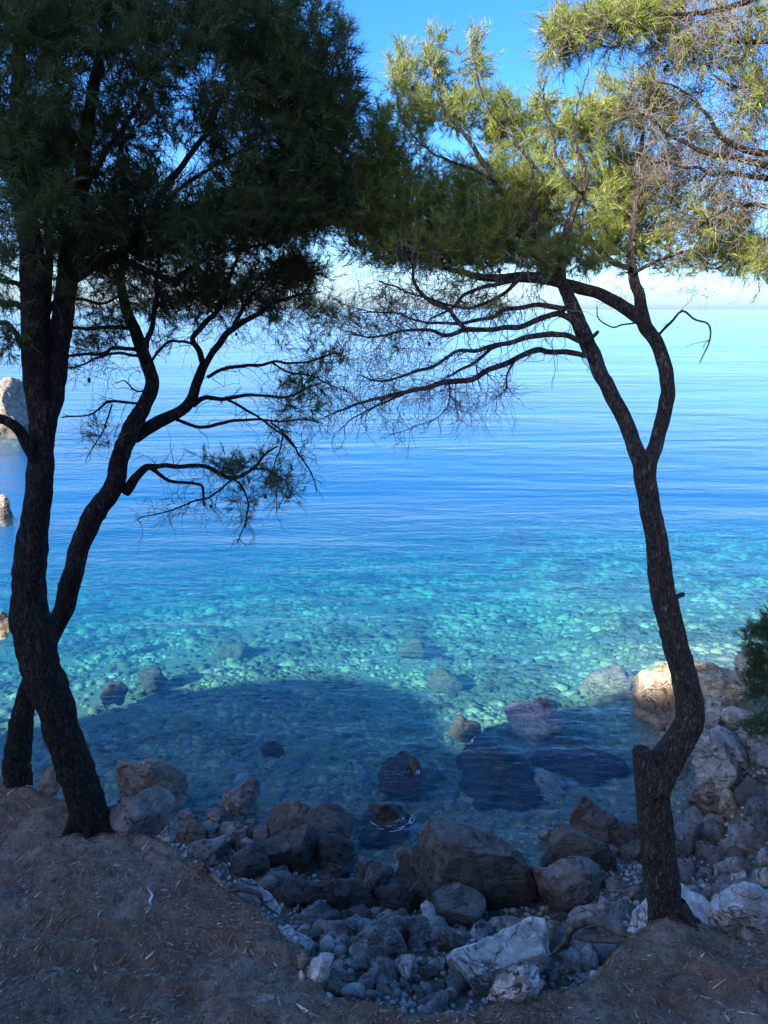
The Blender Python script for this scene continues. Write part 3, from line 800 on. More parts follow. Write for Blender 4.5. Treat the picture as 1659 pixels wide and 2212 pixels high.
B('angular tan slab stepping down from the cracked ledge toward the water', 'D', [(640, 560), (760, 470), (960, 470), (1100, 560), (1120, 640), (960, 690), (760, 680)], (0.40, 0.33, 0.25), 0.9, 0.5, [(0, -0.2, 1, 0.6), (0, -1, 0.2, 0.6)], ncut=4, strata=0.03)
B('grey angular block filling the step under the tan slab', 'D', [(560, 700), (700, 640), (880, 650), (900, 780), (820, 880), (660, 860), (560, 800)], (0.31, 0.285, 0.25), 0.9, 0.5, [(0, -0.3, 1, 0.65)], ncut=5, strata=0.03, wet=True)
B('fractured pale grey slab between the layered rock and the shrub', 'D', [(1080, 700), (1220, 640), (1420, 690), (1480, 800), (1360, 880), (1180, 850)], (0.36, 0.335, 0.30), 0.9, 0.5, [(0, -0.3, 1, 0.6)], ncut=5, strata=0.03)
B('pale rock ledge at the edge of the view just beyond the shrub', 'D', [(1240, 120), (1330, 60), (1480, 40), (1640, 60), (1640, 420), (1440, 480), (1300, 380)], (0.42, 0.38, 0.32), 0.9, 0.55, ncut=4, strata=0.02, wet=True)

def merge_np(parts):
    vs, fs, o = [], [], 0
    for v, f in parts:
        vs.append(v)
        fs.append(f + o)
        o += len(v)
    return np.vstack(vs), np.vstack(fs)


# ------------------------------------------------------------------ stones below the water, small stones, gravel
def stone_mesh(seed, level=2, flat=0.7, cuts=9):
    rng = np.random.default_rng(seed)
    v, f = ico(level)
    p = v * np.array((1.0, rng.uniform(0.65, 0.95), rng.uniform(0.5, 0.85) * flat / 0.7))
    for q in range(cuts):
        p = facet(p, rng.normal(size=3), rng.uniform(0.48, 0.82))
    p = p * (1 + 0.09 * fbm(v + seed, 2.0, 3))[:, None]
    me = mesh_np('stone', p, f, ROCK, True, link_it=False).data
    return me


STONES = [stone_mesh(s, 3) for s in range(9)]
PEBBLES = [stone_mesh(40 + s, 2, 0.6, 3) for s in range(6)]


def put(name, me, loc, size, tint, label, cat, group=None, rz=None, tilt=0.3, stretch=(1, 1, 1)):
    o = bpy.data.objects.new(name, me)
    o.location = loc
    o.rotation_euler = (random.uniform(-tilt, tilt), random.uniform(-tilt, tilt), random.uniform(0, 6.28) if rz is None else rz)
    o.scale = (size * stretch[0], size * stretch[1], size * stretch[2])
    t = TINT[tint] if isinstance(tint, str) else tint
    j = random.uniform(0.8, 1.2)
    o.color = (t[0] * j, t[1] * j, t[2] * j, 1)
    link(o)
    return tag(o, label, cat, group)


def lumpy_mesh(seed):
    v, f = ico(4)
    rng = np.random.default_rng(seed)
    p = v.copy()
    for q in range(7):
        p = facet(p, rng.normal(size=3), rng.uniform(0.6, 0.9))
    p = p * (1 + 0.30 * fbm(v + seed * 3.1, 1.4, 2) + 0.10 * fbm(v + seed, 5.0, 3))[:, None]
    return mesh_np('boulder', p, f, ROCK, True, link_it=False).data


SUNKEN = [lumpy_mesh(70 + s) for s in range(6)]
# boulders that lie under the water: sight line, top below the surface, half-widths, tint
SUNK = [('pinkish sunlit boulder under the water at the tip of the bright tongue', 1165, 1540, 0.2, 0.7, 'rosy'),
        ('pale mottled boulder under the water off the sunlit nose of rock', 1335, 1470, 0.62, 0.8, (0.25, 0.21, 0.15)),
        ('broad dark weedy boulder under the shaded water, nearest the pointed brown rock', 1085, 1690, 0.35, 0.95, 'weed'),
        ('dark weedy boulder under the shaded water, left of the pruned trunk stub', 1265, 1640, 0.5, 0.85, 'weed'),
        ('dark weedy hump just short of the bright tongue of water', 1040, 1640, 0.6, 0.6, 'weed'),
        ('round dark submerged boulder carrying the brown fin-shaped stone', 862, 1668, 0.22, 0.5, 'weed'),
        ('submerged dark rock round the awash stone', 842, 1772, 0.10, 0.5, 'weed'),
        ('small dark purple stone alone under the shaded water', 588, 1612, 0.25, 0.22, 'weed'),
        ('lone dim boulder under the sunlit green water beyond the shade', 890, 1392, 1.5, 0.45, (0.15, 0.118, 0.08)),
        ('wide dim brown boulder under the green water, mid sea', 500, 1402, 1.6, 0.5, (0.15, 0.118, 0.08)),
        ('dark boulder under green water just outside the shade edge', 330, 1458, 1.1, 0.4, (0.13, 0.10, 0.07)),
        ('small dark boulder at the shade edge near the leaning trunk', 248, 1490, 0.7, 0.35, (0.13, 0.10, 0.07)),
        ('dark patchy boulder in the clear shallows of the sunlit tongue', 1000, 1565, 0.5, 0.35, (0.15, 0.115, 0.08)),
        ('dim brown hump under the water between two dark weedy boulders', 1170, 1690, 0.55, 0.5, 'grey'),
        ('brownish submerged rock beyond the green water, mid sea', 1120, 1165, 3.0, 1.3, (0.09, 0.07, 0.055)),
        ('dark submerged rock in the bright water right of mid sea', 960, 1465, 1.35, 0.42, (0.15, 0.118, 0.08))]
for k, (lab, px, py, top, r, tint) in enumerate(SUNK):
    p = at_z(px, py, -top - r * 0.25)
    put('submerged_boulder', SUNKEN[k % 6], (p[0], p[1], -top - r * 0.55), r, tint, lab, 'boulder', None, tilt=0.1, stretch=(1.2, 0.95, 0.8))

# the larger cobbles one can pick out in the clear shaded shallows
rng = np.random.default_rng(3)
n_cob = 0
while n_cob < 150:
    px, py = rng.uniform(170, 1350), rng.uniform(1500, 1800)
    d = ray(px, py)
    y = (0.9 - CAM_Z) / d[2] * d[1] * 1.16
    p = at(px, py, y)
    g = float(ground_z(np.array([p[0]]), np.array([p[1]]))[0])
    if not (-2.2 < g < -0.18):
        continue
    put('cobble', PEBBLES[n_cob % 6], (p[0], p[1], g + 0.02), rng.uniform(0.09, 0.2), [(0.42, 0.44, 0.42), (0.34, 0.36, 0.34), (0.26, 0.25, 0.22)][int(rng.integers(3))],
        'smooth pale cobble lying on the sea bed under shaded clear water', 'cobble', 'larger cobbles on the shaded sea bed', tilt=0.2, stretch=(1.2, 1, 0.7))
    n_cob += 1


def scatter_mesh(name, P, S, level, mat, kind='stuff', flat=(0.45, 0.8), seed=0, cutn=0, smooth_shade=True):
    rng = np.random.default_rng(seed)
    variants = []
    for q in range(7):
        v, f = ico(level)
        p = v * np.array((1, rng.uniform(0.6, 1), rng.uniform(*flat)))
        for c in range(4 + cutn):
            p = facet(p, rng.normal(size=3), rng.uniform(0.6, 0.9))
        variants.append(p * (1 + 0.12 * vnoise(v, 1.5, q * 7.0))[:, None])
    variants = np.array(variants)
    n = len(P)
    w = rng.integers(0, 7, n)
    a = rng.uniform(0, 2 * np.pi, n)
    b = rng.normal(0, 0.25, n)
    V = variants[w] * S[:, None, None]
    x, y, z = V[..., 0], V[..., 1], V[..., 2]
    cb, sb_ = np.cos(b)[:, None], np.sin(b)[:, None]
    x, z = x * cb + z * sb_, -x * sb_ + z * cb
    ca, sa = np.cos(a)[:, None], np.sin(a)[:, None]
    V = np.stack([x * ca - y * sa, x * sa + y * ca, z], -1) + P[:, None, :]
    F = f[None] + (np.arange(n) * len(v))[:, None, None]
    o = mesh_np(name, V.reshape(-1, 3), F.reshape(-1, 3), mat, smooth_shade)
    return tag(o, kind=kind)


cm = Mat('sea_bed_cobbles')
P = cm.pos()
geo = cm.n('NewGeometry')
rnd = geo.outputs['Random Per Island']
c1 = cm.ramp(rnd, [(0.0, (0.12, 0.10, 0.065)), (0.2, (0.19, 0.18, 0.11)), (0.6, (0.26, 0.25, 0.15)), (0.9, (0.34, 0.33, 0.19)), (1.0, (0.34, 0.27, 0.15))])
blot = cm.noise(P, 0.55, 4, 0.55, 0.6)
c1 = cm.mixc(cm.ramp(blot, [(0.43, (0, 0, 0)), (0.58, (0.95, 0.95, 0.95))]), c1, cm.mixc(1.0, c1, (0.30, 0.25, 0.22), 'MULTIPLY'))
c1 = cm.mixc(cm.ramp(cm.noise(P, 14, 4, 0.6), [(0.4, (0.4, 0.4, 0.4)), (0.6, (0, 0, 0))]), c1, cm.mixc(1.0, c1, (0.6, 0.58, 0.5), 'MULTIPLY'))
cm.principled(c1, 0.9, None, 0.1)
n = 24000
Y = 9.8 + 25.7 * RNG.random(n * 2) ** 1.1
X = (RNG.random(n * 2) * 2 - 1) * (0.60 * Y + 1.0)
g = ground_z(X, Y)
ok = (g < -0.10) & (g > -9)
gap = fbm(np.stack([X, Y, 0 * X], 1), 0.45, 3, 2.0)
ok &= (gap < 0.25) | (RNG.random(len(X)) < 0.25)          # patches of finer shingle between the cobbles
X, Y, g = X[ok][:n], Y[ok][:n], g[ok][:n]
S = np.exp(np.clip(RNG.normal(-0.1, 0.62, len(X)), -1.3, 1.25)) * np.interp(Y, [10, 14, 20, 30, 36], [0.055, 0.07, 0.098, 0.14, 0.165])
scatter_mesh('sea_bed_cobbles', np.stack([X, Y, g - S * 0.22], 1), S, 1, cm.m, seed=4)

n = 16000
Y = 33 + 50 * RNG.random(n) ** 1.3
X = (RNG.random(n) * 2 - 1) * (0.60 * Y + 1.0)
g = ground_z(X, Y)
S = np.exp(RNG.normal(0, 0.4, n)) * 0.14
scatter_mesh('deep_sea_bed_stones', np.stack([X, Y, g + S * 0.1], 1), S, 1, cm.m, seed=6)

# small stones in the gully and on the beach: each a stone of its own
FILL = [([(1000, 2990), (1130, 2960), (1350, 2980), (1330, 3060), (1150, 3120), (1020, 3080)], 46, (9, 26), 'among the rubble left of the pointed boulder', 'small stones left of the pointed boulder'),
        ([(960, 3080), (1150, 3110), (1300, 3080), (1500, 3130), (1560, 3230), (1450, 3290), (1250, 3290), (1060, 3230)], 90, (7, 24), 'among the gravel at the foot of the gully', 'small stones at the gully foot'),
        ([(1430, 3000), (1560, 2960), (1640, 3000), (1520, 3080), (1400, 3100)], 24, (10, 28), 'between the standing rocks and the big pale boulder', 'small stones above the big pale boulder'),
        ([(1790, 2980), (1980, 2960), (2050, 3100), (1960, 3150), (1800, 3180)], 26, (10, 30), 'among rubble under the driftwood', 'small stones under the driftwood'),
        ([(2190, 2840), (2400, 2800), (2480, 2860), (2380, 2930), (2260, 2940)], 30, (10, 28), 'between the right trunk and white rocks', 'small stones right of the trunk'),
        ([(800, 2800), (930, 2850), (1050, 2930), (950, 2960), (850, 2900)], 26, (8, 24), 'in the shadow beneath the bank', 'small stones under the bank'),
        ([(700, 2640), (860, 2700), (860, 2760), (740, 2740), (640, 2690)], 22, (8, 22), 'at the waterline among the pale boulders', 'small stones at the waterline'),
        ([(1300, 2790), (1390, 2760), (1400, 2850), (1310, 2900)], 14, (8, 24), 'in shallow water beside the biggest boulder', 'small stones beside the biggest boulder'),
        ([(2220, 2600), (2330, 2690), (2450, 2760), (2420, 2820), (2240, 2760)], 18, (12, 34), 'wedged in the dark gap below the tan block', 'stones below the tan block')]
rng = np.random.default_rng(8)


def inside(poly, x, y):
    c = False
    for (x0, y0), (x1, y1) in zip(poly, poly[1:] + poly[:1]):
        if (y0 > y) != (y1 > y) and x < (x1 - x0) * (y - y0) / (y1 - y0) + x0:
            c = not c
    return c


for poly, cnt, (s0, s1), lab, grp in FILL:
    xs, ys = [q[0] for q in poly], [q[1] for q in poly]
    k = 0
    while k < cnt:
        sx_, sy_ = rng.uniform(min(xs), max(xs)), rng.uniform(min(ys), max(ys))
        if not inside(poly, sx_, sy_):
            continue
        h_ = surf_hit(sx_ * 0.6636, sy_ * 0.6636)
        sz = 1.35 * (s0 + (s1 - s0) * rng.random() ** 1.6) * px_size(sx_ * 0.6636, sy_ * 0.6636, h_[1])
        tn = ['grey', 'grey', 'mid', 'pale', 'white', 'pale', 'brown'][int(rng.integers(7))]
        word = {'grey': 'grey', 'mid': 'dark grey', 'pale': 'pale', 'white': 'whitish', 'brown': 'brown'}[tn]
        big = 'largish' if sz > 0.075 else ('small' if sz > 0.045 else 'tiny')
        put('stone', STONES[int(rng.integers(9))], (h_[0], h_[1], h_[2] + sz * 0.25), sz, tn, big + ' ' + word + ' stone ' + lab, 'stone', grp, tilt=0.6, stretch=(1.15, 0.9, 0.95))
        k += 1

# gravel
gmx = Mat('gravel')
rnd = gmx.n('NewGeometry').outputs['Random Per Island']
gc = gmx.ramp(rnd, [(0, (0.14, 0.125, 0.11)), (0.5, (0.30, 0.275, 0.245)), (0.9, (0.40, 0.37, 0.33)), (1, (0.48, 0.45, 0.41))])
gmx.principled(gc, 0.9)
n = 16000
X = RNG.uniform(-6.5, 7.5, n)
Y = RNG.uniform(4.0, 12.5, n)
dd, _ = rim_distance(X, Y)
g = ground_z(X, Y)
ok = (dd > 0.35) & (g > -0.25)
X, Y, g = X[ok], Y[ok], g[ok]
S = np.clip(np.exp(RNG.normal(0, 0.5, len(X))) * 0.030, 0.01, 0.055)
scatter_mesh('gravel', np.stack([X, Y, g + S * 0.3], 1), S, 2, gmx.m, seed=5, flat=(0.35, 0.6), cutn=6, smooth_shade=False)

# a little foam: broken lines where the sea laps the stones, arcs round the two awash stones
fm = Mat('sea_foam')
pb = fm.principled((0.8, 0.82, 0.84), 0.6, None, 0.3)
rng = np.random.default_rng(77)
parts = []


def ribbon(c, w):
    c = np.asarray(c, float)
    t = np.gradient(c, axis=0)
    s = np.stack([-t[:, 1], t[:, 0]], 1)
    s /= np.maximum(np.linalg.norm(s, axis=1), 1e-9)[:, None]
    n = len(c)
    ww = (w * np.sin(np.linspace(0.05, math.pi - 0.05, n)) * rng.uniform(0.4, 1.3, n))[:, None]
    a, b = c - s * ww, c + s * ww
    z = np.full((n, 1), 0.004)
    V = np.vstack([np.hstack([a, z]), np.hstack([c, z + 0.006]), np.hstack([b, z])])
    i = np.arange(n - 1)
    F = np.vstack([np.stack([i, i + 1, i + 1 + n, i + n], 1), np.stack([i + n, i + 1 + n, i + 1 + 2 * n, i + 2 * n], 1)])
    return V, F


for px_, py_, r0, r1, cnt in [(838, 1762, 0.22, 0.5, 12), (868, 1668, 0.12, 0.4, 4), (735, 1800, 0.1, 0.3, 3)]:
    c0 = at_z(px_, py_, 0)
    for q in range(cnt):
        rr, a0, sp = rng.uniform(r0, r1), rng.normal(-1.5, 0.9), rng.uniform(0.15, 0.7)
        a = a0 + np.linspace(0, sp, 14)
        rad = rr * (1 + 0.06 * np.cumsum(rng.normal(0, 0.3, 14)))
        parts.append(ribbon(np.stack([c0[0] + np.cos(a) * rad, c0[1] + np.sin(a) * rad * 0.9], 1), rng.uniform(0.002, 0.007)))
for q in range(9):
    x0 = rng.uniform(-5.5, 5.8)
    L = rng.uniform(0.12, 0.6)
    xs = x0 + np.linspace(0, L, 12)
    off = rng.uniform(0.05, 0.5)
    yy = waterline(xs) + off + 0.10 * np.cumsum(rng.normal(0, 0.25, 12)) + rng.normal(0, 0.03)
    parts.append(ribbon(np.stack([xs, yy], 1), rng.uniform(0.003, 0.011)))
V, F = merge_np(parts)
tag(mesh_np('sea_foam', V, F, fm.m), kind='stuff')

# ------------------------------------------------------------------ pines
def catmull(p, step):
    """smooth curve through points (n, k) -> resampled about every step metres of the first three columns"""
    p = np.asarray(p, float)
    q = np.vstack([2 * p[0] - p[1], p, 2 * p[-1] - p[-2]])
    out = []
    for i in range(1, len(q) - 2):
        n = max(1, int(math.ceil(np.linalg.norm(q[i + 1, :3] - q[i, :3]) / step)))
        t = (np.arange(n) / n)[:, None]
        a, b, c, d = q[i - 1], q[i], q[i + 1], q[i + 2]
        out.append(0.5 * (2 * b + (c - a) * t + (2 * a - 5 * b + 4 * c - d) * t ** 2 + (3 * b - a - 3 * c + d) * t ** 3))
    out.append(q[-2][None])
    r = np.vstack(out)
    r[:, 3:] = np.maximum(r[:, 3:], 1e-4)
    return r


def tube(c, sides, bark=0.0, seed=0.0, twist=0.0, cap=True):
    """c: (n,4) centre and radius. Returns verts, tris."""
    P, R = c[:, :3], c[:, 3]
    T = np.gradient(P, axis=0)
    T /= np.maximum(np.linalg.norm(T, axis=1), 1e-9)[:, None]
    n0 = np.cross(T[0], (0.31, 0.9, 0.2))
    n0 /= np.linalg.norm(n0)
    N = [n0]
    for i in range(1, len(P)):
        v = N[-1] - T[i] * (N[-1] @ T[i])
        N.append(v / max(np.linalg.norm(v), 1e-9))
    N = np.array(N)
    Bn = np.cross(T, N)
    a = np.linspace(0, 2 * np.pi, sides, endpoint=False)
    ring = N[:, None, :] * np.cos(a)[None, :, None] + Bn[:, None, :] * np.sin(a)[None, :, None]
    rad = np.repeat(R[:, None], sides, 1)
    if bark:
        s = np.concatenate([[0], np.cumsum(np.linalg.norm(np.diff(P, axis=0), axis=1))])
        u = np.stack([np.cos(a)[None, :] * np.ones((len(P), 1)), np.sin(a)[None, :] * np.ones((len(P), 1)), s[:, None] * np.ones((1, sides))], -1).reshape(-1, 3)
        k = R.mean() / 0.14
        nz = 0.55 * fbm(u * np.array((1.0, 1.0, 2.2 / max(k, 0.2))), 1.3, 3, seed) + 0.5 * np.abs(fbm(u * np.array((1, 1, 1.5 / max(k, 0.25))), 4.2, 3, seed + 5))
        rad = rad * (1 + bark * nz.reshape(len(P), sides))
    V = P[:, None, :] + ring * rad[..., None]
    n, k = len(P), sides
    i = np.arange((n - 1) * k).reshape(n - 1, k)
    j = np.roll(i, -1, axis=1)
    F = np.concatenate([np.stack([i, j, j + k], -1).reshape(-1, 3), np.stack([i, j + k, i + k], -1).reshape(-1, 3)])
    V = V.reshape(-1, 3)
    if cap:
        V = np.vstack([V, P[-1:]])
        last = (n - 1) * k + np.arange(k)
        F = np.vstack([F, np.stack([last, np.roll(last, -1), np.full(k, len(V) - 1)], -1)])
    return V, F


def merge(parts):
    vs, fs, o = [], [], 0
    for v, f in parts:
        vs.append(v)
        fs.append(f + o)
        o += len(v)
    return np.vstack(vs), np.vstack(fs)


def bark_material(name, dark, light):
    m = Mat(name)
    P = m.obj()
    w1 = m.noise(m.mapping(P, (34, 34, 9)), 1.0, 5, 0.62, 1.1)
    w2 = m.noise(m.mapping(P, (17, 17, 6), (0.3, 0.2, 0)), 1.0, 4, 0.6, 1.6)
    rid = m.math('MINIMUM', m.math('ABSOLUTE', m.math('SUBTRACT', w1, 0.5)), m.math('ABSOLUTE', m.math('SUBTRACT', w2, 0.5)))
    groove = m.ramp(rid, [(0.0, (0, 0, 0)), (0.085, (1, 1, 1))])
    grain = m.noise(m.mapping(P, (90, 90, 26)), 1.0, 5, 0.65, 0.6)
    patch = m.noise(P, 5.0, 4, 0.6, 0.5)
    c = m.mixc(m.ramp(grain, [(0.35, (0, 0, 0)), (0.68, (1, 1, 1))]), dark, light)
    c = m.mixc(m.ramp(patch, [(0.52, (0, 0, 0)), (0.68, (0.8, 0.8, 0.8))]), c, m.mixc(1.0, c, (1.45, 1.42, 1.4), 'MULTIPLY'))
    c = m.mixc(groove, m.mixc(1.0, c, (0.3, 0.28, 0.27), 'MULTIPLY'), c)
    h = m.math('ADD', m.math('MULTIPLY', groove, 0.8), m.math('MULTIPLY', grain, 0.6))
    m.principled(c, 0.92, m.bump(h, 1.0, 0.06), 0.12)
    return m.m


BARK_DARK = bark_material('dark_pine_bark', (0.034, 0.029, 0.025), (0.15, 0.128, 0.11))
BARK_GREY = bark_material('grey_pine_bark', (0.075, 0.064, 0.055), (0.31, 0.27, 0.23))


def twig_material(name, a, b):
    m = Mat(name)
    P = m.obj()
    c = m.ramp(m.noise(P, 7, 4, 0.6), [(0.35, a), (0.65, b)])
    m.principled(c, 0.9, None, 0.1)
    return m.m


TWIG_DARK = twig_material('dark_twig_bark', (0.045, 0.037, 0.031), (0.10, 0.083, 0.07))
TWIG_GREY = twig_material('grey_twig_bark', (0.085, 0.07, 0.058), (0.22, 0.185, 0.155))
WOOD = twig_material('weathered_driftwood', (0.045, 0.039, 0.034), (0.19, 0.168, 0.148))
WOOD_PALE = twig_material('bleached_twig', (0.42, 0.39, 0.35), (0.62, 0.59, 0.55))


def needle_material(name, stops):
    m = Mat(name)
    rnd = m.n('NewGeometry').outputs['Random Per Island']
    blot = m.noise(m.pos(), 3.2, 3, 0.5)
    f = m.math('ADD', m.math('MULTIPLY', rnd, 0.45), m.math('MULTIPLY', blot, 0.62))
    c = m.ramp(f, stops)
    d = m.n('BsdfDiffuse')
    t = m.n('BsdfTranslucent')
    g = m.n('BsdfGlossy')
    g.inputs['Roughness'].default_value = 0.45
    m.l(c, d.inputs['Color'])
    m.l(m.mixc(1.0, c, (1.1, 1.15, 0.6), 'MULTIPLY'), t.inputs['Color'])
    x = m.n('MixShader')
    x.inputs[0].default_value = 0.42
    m.l(d.outputs[0], x.inputs[1])
    m.l(t.outputs[0], x.inputs[2])
    y = m.n('MixShader')
    y.inputs[0].default_value = 0.03
    m.l(x.outputs[0], y.inputs[1])
    m.l(g.outputs[0], y.inputs[2])
    m.l(y.outputs[0], m.out.inputs['Surface'])
    return m.m


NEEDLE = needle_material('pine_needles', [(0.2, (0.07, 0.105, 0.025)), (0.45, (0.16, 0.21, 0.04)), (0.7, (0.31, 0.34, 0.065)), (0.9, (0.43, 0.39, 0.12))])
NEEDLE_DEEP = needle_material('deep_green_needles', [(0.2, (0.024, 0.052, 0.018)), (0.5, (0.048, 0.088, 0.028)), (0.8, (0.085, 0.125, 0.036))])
CONE = twig_material('old_cone', (0.05, 0.035, 0.028), (0.11, 0.08, 0.06))


def limb(pts, dy=0.0):
    """pts: (px, py, half width in grid units, distance ahead) -> (n,4) world centre and radius"""
    r = []
    for q in pts:
        y = q[3] + dy
        r.append((*at(q[0], q[1], y), q[2] * px_size(q[0], q[1], y)))
    return np.array(r)


def with_depth(pts, y0, y1=None):
    """fill in a distance that runs from y0 to y1 along the limb"""
    y1 = y0 if y1 is None else y1
    n = len(pts)
    return [(p[0], p[1], p[2], p[3] if len(p) > 3 else y0 + (y1 - y0) * i / max(1, n - 1)) for i, p in enumerate(pts)]


class Pine:
    def __init__(self, base, label, bark, twig, needle, seed, name='pine_tree', cat='tree', group=None):
        self.root = empty(name, tuple(base))
        tag(self.root, label, cat, group)
        self.base = np.array(base, float)
        self.bark, self.twig, self.needle = bark, twig, needle
        self.rng = np.random.default_rng(seed)
        self.nodes = []          # x, y, z, r
        self.dirs = []
        self.tw = []             # twig tubes
        self.tips = []           # place, direction, length
        self.k = 0

    def part(self, name, V, F, mat, kind=None):
        o = mesh_np(name, V - self.base, F, mat, True, self.root)
        if kind:
            o['kind'] = kind
        return o

    def add_nodes(self, c):
        d = np.gradient(c[:, :3], axis=0)
        d /= np.maximum(np.linalg.norm(d, axis=1), 1e-9)[:, None]
        self.nodes.append(c)
        self.dirs.append(d)

    def wood(self, name, pts, step=0.03, sides=14, bark=0.10, wiggle=0.012, grow_from=0.0):
        L = limb(pts)
        L[:, 3] *= (0.78 if self.root.name == 'pine_tree.001' else 0.83) if name == 'trunk' else (0.9 if max(q[2] for q in pts) > 12 else 0.74)
        c = catmull(L, step)
        self.k += 1
        if name == 'limb' and max(q[2] for q in pts) <= 12:
            wiggle *= 1.5
            bark *= 1.6
        w = wiggle * np.stack([vnoise(c[:, :3], 4.0, 31.0 * self.k + i * 11) + 0.6 * vnoise(c[:, :3], 11.0, 7.0 * self.k + i * 5) for i in range(3)], 1)
        w *= np.minimum(1, np.linalg.norm(c[:, :3] - c[0, :3], axis=1) / 0.15)[:, None]
        c[:, :3] += w
        V, F = tube(c, sides, bark, self.k * 3.7)
        o = self.part(name, V, F, self.bark)
        n = int(len(c) * grow_from)
        self.add_nodes(c[n:])
        return o

    def grow(self, clouds, wig=0.05, sag=0.0, seg=0.06, thick=1.0):
        """clouds: (px, py, rx, ry, distance, depth radius, count, needle share). Twigs reach from the nearest wood to each point of a cloud."""
        rng = self.rng
        pts, leaf = [], []
        for (cx, cy, rx, ry, y, ry3, cnt, share) in clouds:
            e = rng.normal(size=(cnt, 3))
            e = e / np.linalg.norm(e, axis=1)[:, None] * (rng.random(cnt) ** 0.42)[:, None]
            for q in e:
                pts.append(at(cx + q[0] * rx, cy + q[1] * ry, y + q[2] * ry3))
                leaf.append(rng.random() < share)
        pts, leaf = np.array(pts), np.array(leaf)
        N = np.vstack(self.nodes)
        D = np.vstack(self.dirs)
        cap = len(N) + len(pts) * 14
        NB = np.zeros((cap, 4), np.float32)
        DB = np.zeros((cap, 3), np.float32)
        NB[:len(N)], DB[:len(N)] = N, D
        m = len(N)
        d0 = np.array([np.min(((NB[:m, :3] - p) ** 2).sum(1)) for p in pts])
        for i in np.argsort(d0):
            p = pts[i]
            df = p - NB[:m, :3]
            dist = np.sqrt((df ** 2).sum(1))
            along = (df * DB[:m]).sum(1) / np.maximum(dist, 1e-6)
            j = int(np.argmin(dist * (1.35 - 0.5 * along)))
            L = float(dist[j])
            if L < 0.02:
                continue
            a, da = NB[j, :3].astype(float), DB[j].astype(float)
            n = max(2, min(12, int(L / seg) + 1))
            t = np.linspace(0, 1, n + 1)[:, None]
            ctrl = a + (da * 0.45 + (p - a) / L * 0.35) * L * 0.6 + np.array((0, 0, 0.12 * L))
            c = (1 - t) ** 2 * a + 2 * t * (1 - t) * ctrl + t ** 2 * p
            w = wig * L ** 0.5 * rng.normal(size=(n + 1, 3)) * 0.35
            w[0] = 0
            c = c + w
            c[:, 2] -= sag * t[:, 0] ** 2 * L
            r0 = min(NB[j, 3] * 0.75, (0.0028 + 0.0085 * L) * thick)
            r = r0 + (0.0013 * thick - r0) * t[:, 0]
            cc = np.hstack([c, np.maximum(r, 0.0011)[:, None]])
            self.tw.append(cc)
            d = np.gradient(c, axis=0)
            d /= np.maximum(np.linalg.norm(d, axis=1), 1e-9)[:, None]
            NB[m:m + n] = cc[1:]
            DB[m:m + n] = d[1:]
            m += n
            if leaf[i]:
                self.tips.append((c[-1], d[-1]))
                if L > 0.22:
                    self.tips.append((c[int(n * 0.6)], d[int(n * 0.6)]))
        self.nodes, self.dirs = [NB[:m]], [DB[:m]]

    def fuzz(self, count, length=0.16, region=None, droop=0.3, thick=1.0, from_r=0.02):
        """bare side twiglets off the thinner wood"""
        rng = self.rng
        N, D = self.nodes[0], self.dirs[0]
        ok = np.where(N[:, 3] < from_r)[0]
        if region is not None:
            q = N[ok]
            lo, hi = region
            ok = ok[np.all((q[:, :3] > lo) & (q[:, :3] < hi), axis=1)]
        for j in rng.choice(ok, count):
            a, da = N[j, :3].astype(float), D[j].astype(float)
            d = da * 0.7 + rng.normal(size=3) * 0.6
            d /= np.linalg.norm(d)
            L = length * rng.uniform(0.4, 1.7)
            n = 6
            c = [a]
            for k in range(n):
                d = d + rng.normal(size=3) * 0.38 + np.array((0, 0, -droop * 0.25))
                d /= np.linalg.norm(d)
                c.append(c[-1] + d * L / n)
            c = np.array(c)
            r = np.linspace(min(N[j, 3], 0.0030 * thick), 0.0010, n + 1)
            self.tw.append(np.hstack([c, r[:, None]]))
            if rng.random() < 0.6:                       # a fork
                e = d + rng.normal(size=3) * 0.7
                c2 = [c[3]]
                for k in range(4):
                    e = e + rng.normal(size=3) * 0.35 + np.array((0, 0, -droop * 0.2))
                    e /= np.linalg.norm(e)
                    c2.append(c2[-1] + e * L / 8)
                self.tw.append(np.hstack([np.array(c2), np.linspace(r[3], 0.0009, 5)[:, None]]))

    def finish(self, shoots=5, per=22, nlen=0.07, nwid=0.0032, slen=0.10, up=0.35):
        rng = self.rng
        if self.tw:
            V, F = merge([tube(c, 3, cap=False) for c in self.tw])
            self.part('twigs', V, F, self.twig, 'stuff')
        if not self.tips:
            return
        P = np.array([t[0] for t in self.tips])
        D = np.array([t[1] for t in self.tips])
        P = np.repeat(P, shoots, 0)
        D = np.repeat(D, shoots, 0)
        n = len(P)
        d = D * 0.75 + rng.normal(size=(n, 3)) * 0.55 + np.array((0, 0, up))
        d /= np.linalg.norm(d, axis=1)[:, None]
        L = slen * rng.uniform(0.5, 1.5, n)
        o = P + rng.normal(size=(n, 3)) * 0.02
        # the shoots themselves
        sh = []
        for i in range(0, n):
            sh.append(np.vstack([np.append(o[i], 0.0018), np.append(o[i] + d[i] * L[i], 0.0009)]))
        V, F = merge([tube(c, 3, cap=False) for c in sh])
        self.part('shoots', V, F, self.twig, 'stuff')
        # needles in a brush round the outer part of each shoot
        t = rng.uniform(0.15, 1.05, (n, per))
        nd = rng.normal(size=(n, per, 3))
        nd -= (nd * d[:, None, :]).sum(-1)[..., None] * d[:, None, :]
        nd /= np.linalg.norm(nd, axis=-1)[..., None]
        open_ = rng.uniform(0.35, 1.0, (n, per))[..., None]
        nd = d[:, None, :] + nd * open_
        nd /= np.linalg.norm(nd, axis=-1)[..., None]
        a = o[:, None, :] + d[:, None, :] * (t * L[:, None])[..., None]
